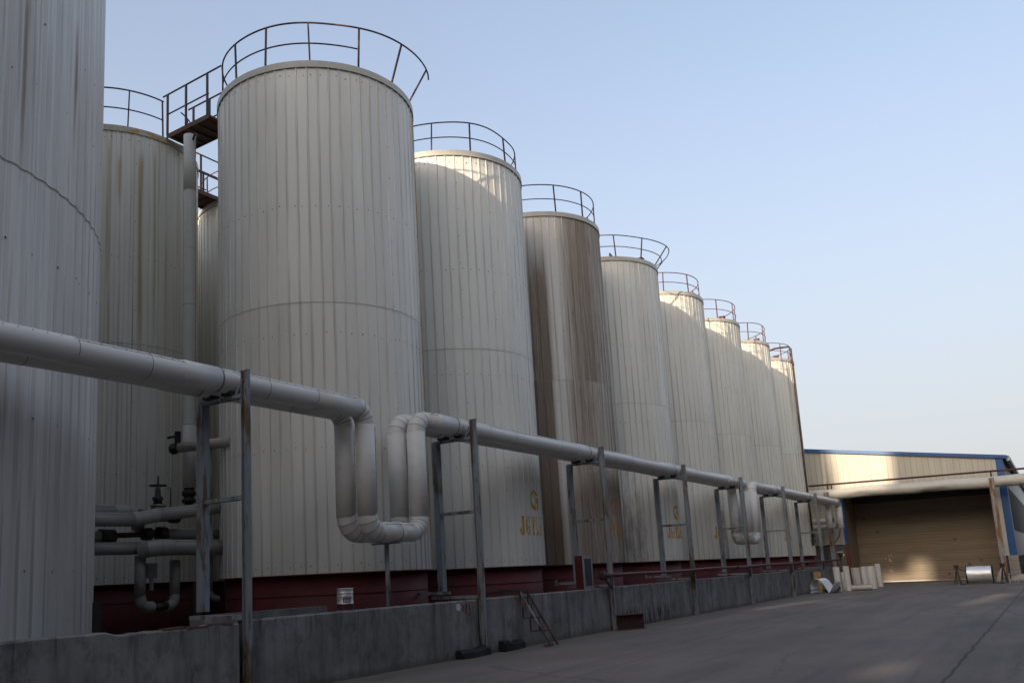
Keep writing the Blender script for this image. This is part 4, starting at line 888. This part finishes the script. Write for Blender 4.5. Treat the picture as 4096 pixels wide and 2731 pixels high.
# ------------------------------------------------------------------ rolls of sheet, scrap, reel
def roll(x,y,r,h,label,mat,lean=(0,0),gap=.5,rot=0,name='sheet_roll',group='standing rolls of insulation sheet'):
    o=Vector((x,y,0)); t=empty(name,o,label,'sheet roll',group); m=MB(); n=26; vs=[]
    a0=rot+gap/2; a1=rot+2*pi-gap/2; rr=(r,r-.006)
    for zi in (0,1):
        z=h*zi
        for i in range(n+1):
            a=a0+(a1-a0)*i/n
            for q in rr: vs.append((x+q*cos(a)+lean[0]*zi,y+q*sin(a)+lean[1]*zi,z))
    k=2*(n+1); fs=[]
    for i in range(n):
        fs+=[(2*i,2*i+2,k+2*i+2,k+2*i),(2*i+1,k+2*i+1,k+2*i+3,2*i+3),(k+2*i,k+2*i+2,k+2*i+3,k+2*i+1),(2*i,2*i+1,2*i+3,2*i+2)]
    fs+=[(0,k,k+1,1),(2*n,2*n+1,k+2*n+1,k+2*n)]
    m.add(vs,fs); at(m,'sheet',mat,t,o); return t
C=M['sheet']
roll(-8.98,45.62,.15,1.15,'pale roll standing alone next to the rusty lying pipe',C,(-.03,.03),rot=1.2)
roll(-8.99,47.0,.085,.88,'shortest slim pale roll at the end of the standing group',C,(-.02,.0),rot=1.2)
roll(-8.57,45.85,.135,1.17,'pale roll standing behind the end of the lying roll',C,(-.04,.02),rot=1.5)
roll(-8.42,47.3,.20,1.06,'widest brownish standing roll',M['sheetb'],(-.04,.02),rot=1.6)
roll(-8.10,47.5,.135,1.10,'pale roll standing between the wide brownish roll and the open one',C,(-.03,.0),rot=1.5)
roll(-7.78,47.6,.20,1.10,'open standing sheet showing its inside face',M['sheet'],(-.03,.0),gap=2.4,rot=-1.5)
roll(-7.86,50.3,.13,1.18,'last slim pale roll of the standing group, nearest the door',C,(-.05,.0),rot=1.4)
o=Vector((-8.0,46.0,.13)); t=empty('sheet_roll',o,'roll of pale sheet lying flat in front of the standing rolls','sheet roll'); m=MB(); n=24; vs=[]
for zi in range(2):
    for i in range(n+1):
        a=2.2+(2*pi-.35)*i/n
        for q in (.135,.128): vs.append((-8.5+.95*zi,45.95+.05*zi+q*cos(a),.137+q*sin(a)))
k=2*(n+1); fs=[]
for i in range(n): fs+=[(2*i,2*i+2,k+2*i+2,k+2*i),(2*i+1,k+2*i+1,k+2*i+3,2*i+3),(k+2*i,k+2*i+2,k+2*i+3,k+2*i+1),(2*i,2*i+1,2*i+3,2*i+2)]
fs+=[(0,k,k+1,1),(2*n,2*n+1,k+2*n+1,k+2*n)]
m.add(vs,fs); at(m,'sheet',M['sheetb'],t,o)
# curled white sheet: arch plus upturned flap
prof=[]
for i in range(13): a=R_(205-170*i/12); prof.append((.33*cos(a),.30+.30*sin(a)*1.05))
prof=[(-.31,.02),(-.345,.10)]+prof+[(.40,.30),(.50,.12),(.56,.02),(.66,.14),(.80,.34),(.86,.44)]
m=MB(); vs=[]
for yy,sc in ((0,1),(.75,1)):
    for x,z in prof: vs.append((-9.42+x*.86+yy*.22,43.15+yy*1.0+x*.1,max(.012,z*1.05)+(.06*yy)))
k=len(prof); fs=[(i,i+1,k+i+1,k+i) for i in range(k-1)]
m.add(vs,fs); ob=m.build('curled_sheet',M['sheetw']); tag(ob,'curled bluish-white metal sheet lying on the ground by the wall','metal sheet')
md=ob.modifiers.new('thickness','SOLIDIFY'); md.thickness=.006
o=Vector((-9.0,44.3,.17)); t=empty('rusty_pipe',o,'rusty cut pipe lying on the ground behind the curled sheet','pipe'); m=MB()
pa,pb=Vector((-9.45,45.0,.17)),Vector((-8.72,44.05,.17)); m.tube([pa,pb],.165,20,caps=False); m.tube([pb,pa],.150,20,caps=False,m=1); m.tube([pb-(pb-pa)*.02,pb],.172,20,caps=False); at(m,'pipe_shell',[M['rusty'],M['sheetin']],t,o)
o=Vector((-9.68,44.6,0)); t=empty('rusty_pipe',o,'yellowish rust-edged pipe standing upright against the wall','pipe'); m=MB()
m.tube([(-9.66,44.6,0),(-9.69,44.6,1.0)],.19,20,caps=False); m.tube([(-9.69,44.6,1.0),(-9.66,44.6,0)],.175,20,caps=False,m=1); m.tube([(-9.689,44.6,.985),(-9.69,44.6,1.002)],.193,20,caps=False,m=2); at(m,'pipe_shell',[M['rusty'],M['sheetin'],M['plank']],t,o)

# reel of bright sheet on its stand
o=Vector((-3.45,50.3,0)); t=empty('sheet_reel',o,'big reel of shiny sheet metal standing on trestles before the door','reel')
RC=Vector((-3.42,50.35,.46)); 
m=MB(); n=40; vs=[]; rnd=random.Random(8)
for xi in range(9):
    x=-.515+1.03*xi/8
    for j in range(n):
        a=2*pi*j/n; r=.395+.006*sin(3*a+xi)+rnd.uniform(-.003,.003); 
        if -2.2<a-pi<.2: r*=1.0
        vs.append((RC.x+x,RC.y+r*cos(a),RC.z+r*sin(a)))
m.add(vs,[(i*n+j,(i+1)*n+j,(i+1)*n+(j+1)%n,i*n+(j+1)%n) for i in range(8) for j in range(n)],0,True); 
at(m,'coil',M['alu'],t,o)
m=MB()
for i in range(9): x=-.515+1.03*i/8; 
m.bar((RC.x-.50,RC.y-.42,RC.z-.20),(RC.x+.50,RC.y-.42,RC.z-.17),.012,.02); at(m,'sheet_edge',M['sheetin'],t,o)
for sx in (-.55,.55):
    m=MB(); m.lathe([(.02,-.012),(.44,-.012),(.44,.012),(.02,.012)],(RC.x+sx,RC.y,RC.z),32,axis='x'); at(m,'end_disc',M['dark'],t,o)
for ax in (-4.36,-2.42):
    m=MB(); top=Vector((ax,50.2,.80)); s_=1 if ax>-3.4 else 1
    for q in (Vector((ax-.13,49.75,.01)),Vector((ax+.13,49.75,.01)),Vector((ax-.1,50.7,.01)),Vector((ax+.2,49.5,.01))): m.bar(q,top,.035,.035)
    m.bar((ax-.11,49.85,.25),(ax+.12,49.85,.25),.025,.025); m.bar((ax-.1,50.2,.86),(ax+.1,50.2,.86),.08,.16)
    for q in (-.09,0,.09): m.bar((ax+q,50.15,.72),(ax+q,50.15,.98),.025,.025)
    m.bar((ax+.16,49.6,.03),(RC.x+(-.5 if ax<-3.4 else .5),49.95,.05),.04,.04)
    at(m,'trestle',M['dark'],t,o)
m=MB().tube([(-4.4,50.3,.80),(-4.0,50.35,.62),(RC.x,RC.y,RC.z)],.02,8); at(m,'shaft',M['dark'],t,o)
# small trestle pair and sacking by the corner
o=Vector((-1.95,49.3,0)); t=empty('trestle',o,'low grey steel trestle beside the reel near the corner','trestle'); m=MB()
for x,y in ((-2.16,49.0),(-1.97,49.25),(-1.83,49.1)): m.bar((x,y,.01),(x+.01,y,.46),.03,.03)
m.bar((-2.17,49.0,.46),(-1.83,49.1,.46),.05,.06); m.bar((-2.2,48.95,.03),(-2.42,49.3,.03),.03,.03); at(m,'frame',M['alf'],t,o)
def heap(name,label,c,rx,ry,h,mat,seed):
    rnd=random.Random(seed); m=MB(); n=16; k=7; vs=[]
    for i in range(k+1):
        u=i/k
        for j in range(n):
            a=2*pi*j/n; s_=sqrt(max(0,1-u*u*.98))*(1+.16*sin(3*a+seed)+rnd.uniform(-.08,.08)); vs.append((c[0]+rx*s_*cos(a)+u*.1,c[1]+ry*s_*sin(a),c[2]+h*u*(1+rnd.uniform(-.1,.1))))
    m.add(vs,[(i*n+j,i*n+(j+1)%n,(i+1)*n+(j+1)%n,(i+1)*n+j) for i in range(k) for j in range(n)]+[tuple(k*n+j for j in range(n))],0,True)
    return tag(m.build(name,mat),label,'sack')
heap('sacking','heap of pale sacking at the foot of the blue-trimmed corner',(-1.85,54.2,0),.55,.5,.30,M['cloth'],2)
heap('sack','crumpled white sack leaning behind the reel against the rusty column',(-2.72,54.0,0),.22,.2,.62,M['cloth'],6)
# shrub at the corner
o=Vector((-1.45,57.2,0)); t=empty('shrub',o,'small dark green shrub beyond the blue-trimmed corner','shrub'); m=MB(); rnd=random.Random(12)
for i in range(900):
    a=rnd.uniform(0,2*pi); r=.65*sqrt(rnd.random()); z=rnd.uniform(.05,1.0); rr=r*(1-.5*z); c=Vector((-1.35+rr*cos(a),57.3+rr*sin(a)*1.3,z)); u=Vector((rnd.gauss(0,1),rnd.gauss(0,1),rnd.gauss(0,1))).normalized()*.06; w=u.cross(Vector((rnd.gauss(0,1),rnd.gauss(0,1),1))).normalized()*.03
    m.add([c-u,c+w,c+u,c-w],[(0,1,2,3)])
at(m,'foliage',M['leaf'],t,o)
m=MB()
for i in range(6): a=i; m.tube([(-1.35,57.3,0),(-1.35+.2*cos(a),57.3+.2*sin(a),.6)],.012,5)
at(m,'stem',M['plank'],t,o)

# ------------------------------------------------------------------ unseen blockers added out of frame to shade the yard
ELEV=17.0; AZ=0.0; TE=math.tan(R_(ELEV))
YW=-42.0
def hh(y,z): return z+(y-YW)*TE        # height at which a sun ray through (y,z) passes the added sun blocker
outline=[(-28,0),(5,0),(5,hh(55.83,7.6)),(-7.3,hh(55.83,8.6)),(-7.5,hh(55.83,5.0)),(-10.5,hh(55.83,4.9)),(-10.4,hh(55.83,6.0)),(-10.7,hh(55.83,8.5)),(-11.3,hh(55.83,8.5)),(-11.3,hh(28.3,13.4)),(-17,hh(28.3,13.4)),(-17,hh(23.0,11.6)),(-11.3,hh(23.0,11.6)),(-11.3,hh(0,13.5)),(-28,hh(0,13.5))]  # profile cut to shade chosen tanks and leave a lit facade patch
def slot(x0,y0,x1,y1,w): return [(x0-w,hh(y0,0)),(x0+w,hh(y0,0)),(x1+w,hh(y1,0)),(x1-w,hh(y1,0))]
holes=[slot(-8.75,30.5,-7.8,37.2,.22),slot(-2.62,31,-1.8,39,.28),slot(-1.0,35.6,-.8,39.4,.22),slot(-2.40,13.2,-2.15,15.2,.22),
       [(-9.0,hh(59.0,-.35)),(-6.5,hh(59.0,-.35)),(-6.5,hh(59.0,1.25)),(-7.4,hh(59.0,1.25)),(-7.5,hh(59.0,.5)),(-9.0,hh(59.0,.5))]]  # openings cut to drop sun patches on the ground and door
m=MB(); m.prism(outline,holes,lambda a,b:(a,YW,b),lambda a,b:(a,YW-.4,b)); tag(m.build('added_sun_blocker',M['shade']),kind='structure')  # unseen wall added to block and shape the sunlight
m=MB(); m.box((-32,-20,0),(-22.6,54,12.4)); m.box((-23,-4,0),(-21.5,0,12)); tag(m.build('added_rear_blocker',M['shade']),kind='structure')  # unseen masses added to block light from behind the tanks
m=MB(); m.box((3.6,-42,0),(20,78,11.0)); m.box((3.61,-20,11.0),(20,7,18.5)); tag(m.build('added_sky_blocker',M['shade']),kind='structure')  # unseen mass added and sized to hide low sky and darken the yard

# ------------------------------------------------------------------ light, sky, camera
w=bpy.data.worlds.new('World'); S.world=w; w.use_nodes=True; nt=w.node_tree; bg=nt.nodes['Background']
sky=nt.nodes.new('ShaderNodeTexSky'); sky.sky_type='NISHITA'; sky.sun_disc=False; sky.sun_elevation=R_(ELEV); sky.sun_rotation=R_(180-AZ)
sky.air_density=1.0; sky.dust_density=4.0; sky.ozone_density=1.5; sky.altitude=50
tcw=nt.nodes.new('ShaderNodeTexCoord'); sx=nt.nodes.new('ShaderNodeSeparateXYZ'); nt.links.new(tcw.outputs['Generated'],sx.inputs[0])
mr=nt.nodes.new('ShaderNodeMapRange'); mr.interpolation_type='SMOOTHERSTEP'; nt.links.new(sx.outputs[2],mr.inputs[0]); mr.inputs[1].default_value=-.1; mr.inputs[2].default_value=.75; mr.inputs[3].default_value=.92; mr.inputs[4].default_value=.30
mx=nt.nodes.new('ShaderNodeMix'); mx.data_type='RGBA'; nt.links.new(mr.outputs[0],mx.inputs[0]); nt.links.new(sky.outputs[0],mx.inputs[6]); mx.inputs[7].default_value=(1.98,1.96,2.02,1)   # haze in the air
nt.links.new(mx.outputs[2],bg.inputs[0]); bg.inputs[1].default_value=.12
sl=bpy.data.lights.new('Sun','SUN'); sl.energy=1.9; sl.angle=R_(.53); sl.color=(1,.83,.62); so=bpy.data.objects.new('Sun',sl); COL.objects.link(so)
sd=Vector((sin(R_(AZ))*cos(R_(ELEV)),-cos(R_(AZ))*cos(R_(ELEV)),sin(R_(ELEV)))); so.rotation_euler=sd.to_track_quat('Z','Y').to_euler(); so.location=(0,-30,40)

cam=bpy.data.cameras.new('Camera'); co=bpy.data.objects.new('Camera',cam); COL.objects.link(co); S.camera=co
F,PI_,RO,YA,CX,CY=2000.0,R_(9.703),R_(-2.7592),R_(34.5563),1023.6335,980.3426
fwd=Vector((-sin(YA)*cos(PI_),cos(YA)*cos(PI_),sin(PI_))); rt=Vector((cos(YA),sin(YA),0)); up=rt.cross(fwd)
r2=rt*cos(RO)+up*sin(RO); u2=-rt*sin(RO)+up*cos(RO)
mt=Matrix((r2,u2,-fwd)).transposed().to_4x4(); mt.translation=(0,0,1.6); co.matrix_world=mt
cam.sensor_width=36; cam.lens=F*36/2352; cam.shift_x=(1176-CX)/2352; cam.shift_y=(CY-784)/2352; cam.clip_start=.1; cam.clip_end=3000
S.view_settings.view_transform='Standard'; S.view_settings.look='None'; S.view_settings.exposure=1.5; S.view_settings.gamma=1
S.render.resolution_x=1024; S.render.resolution_y=682
S.cycles.max_bounces=6; S.cycles.use_denoising=True
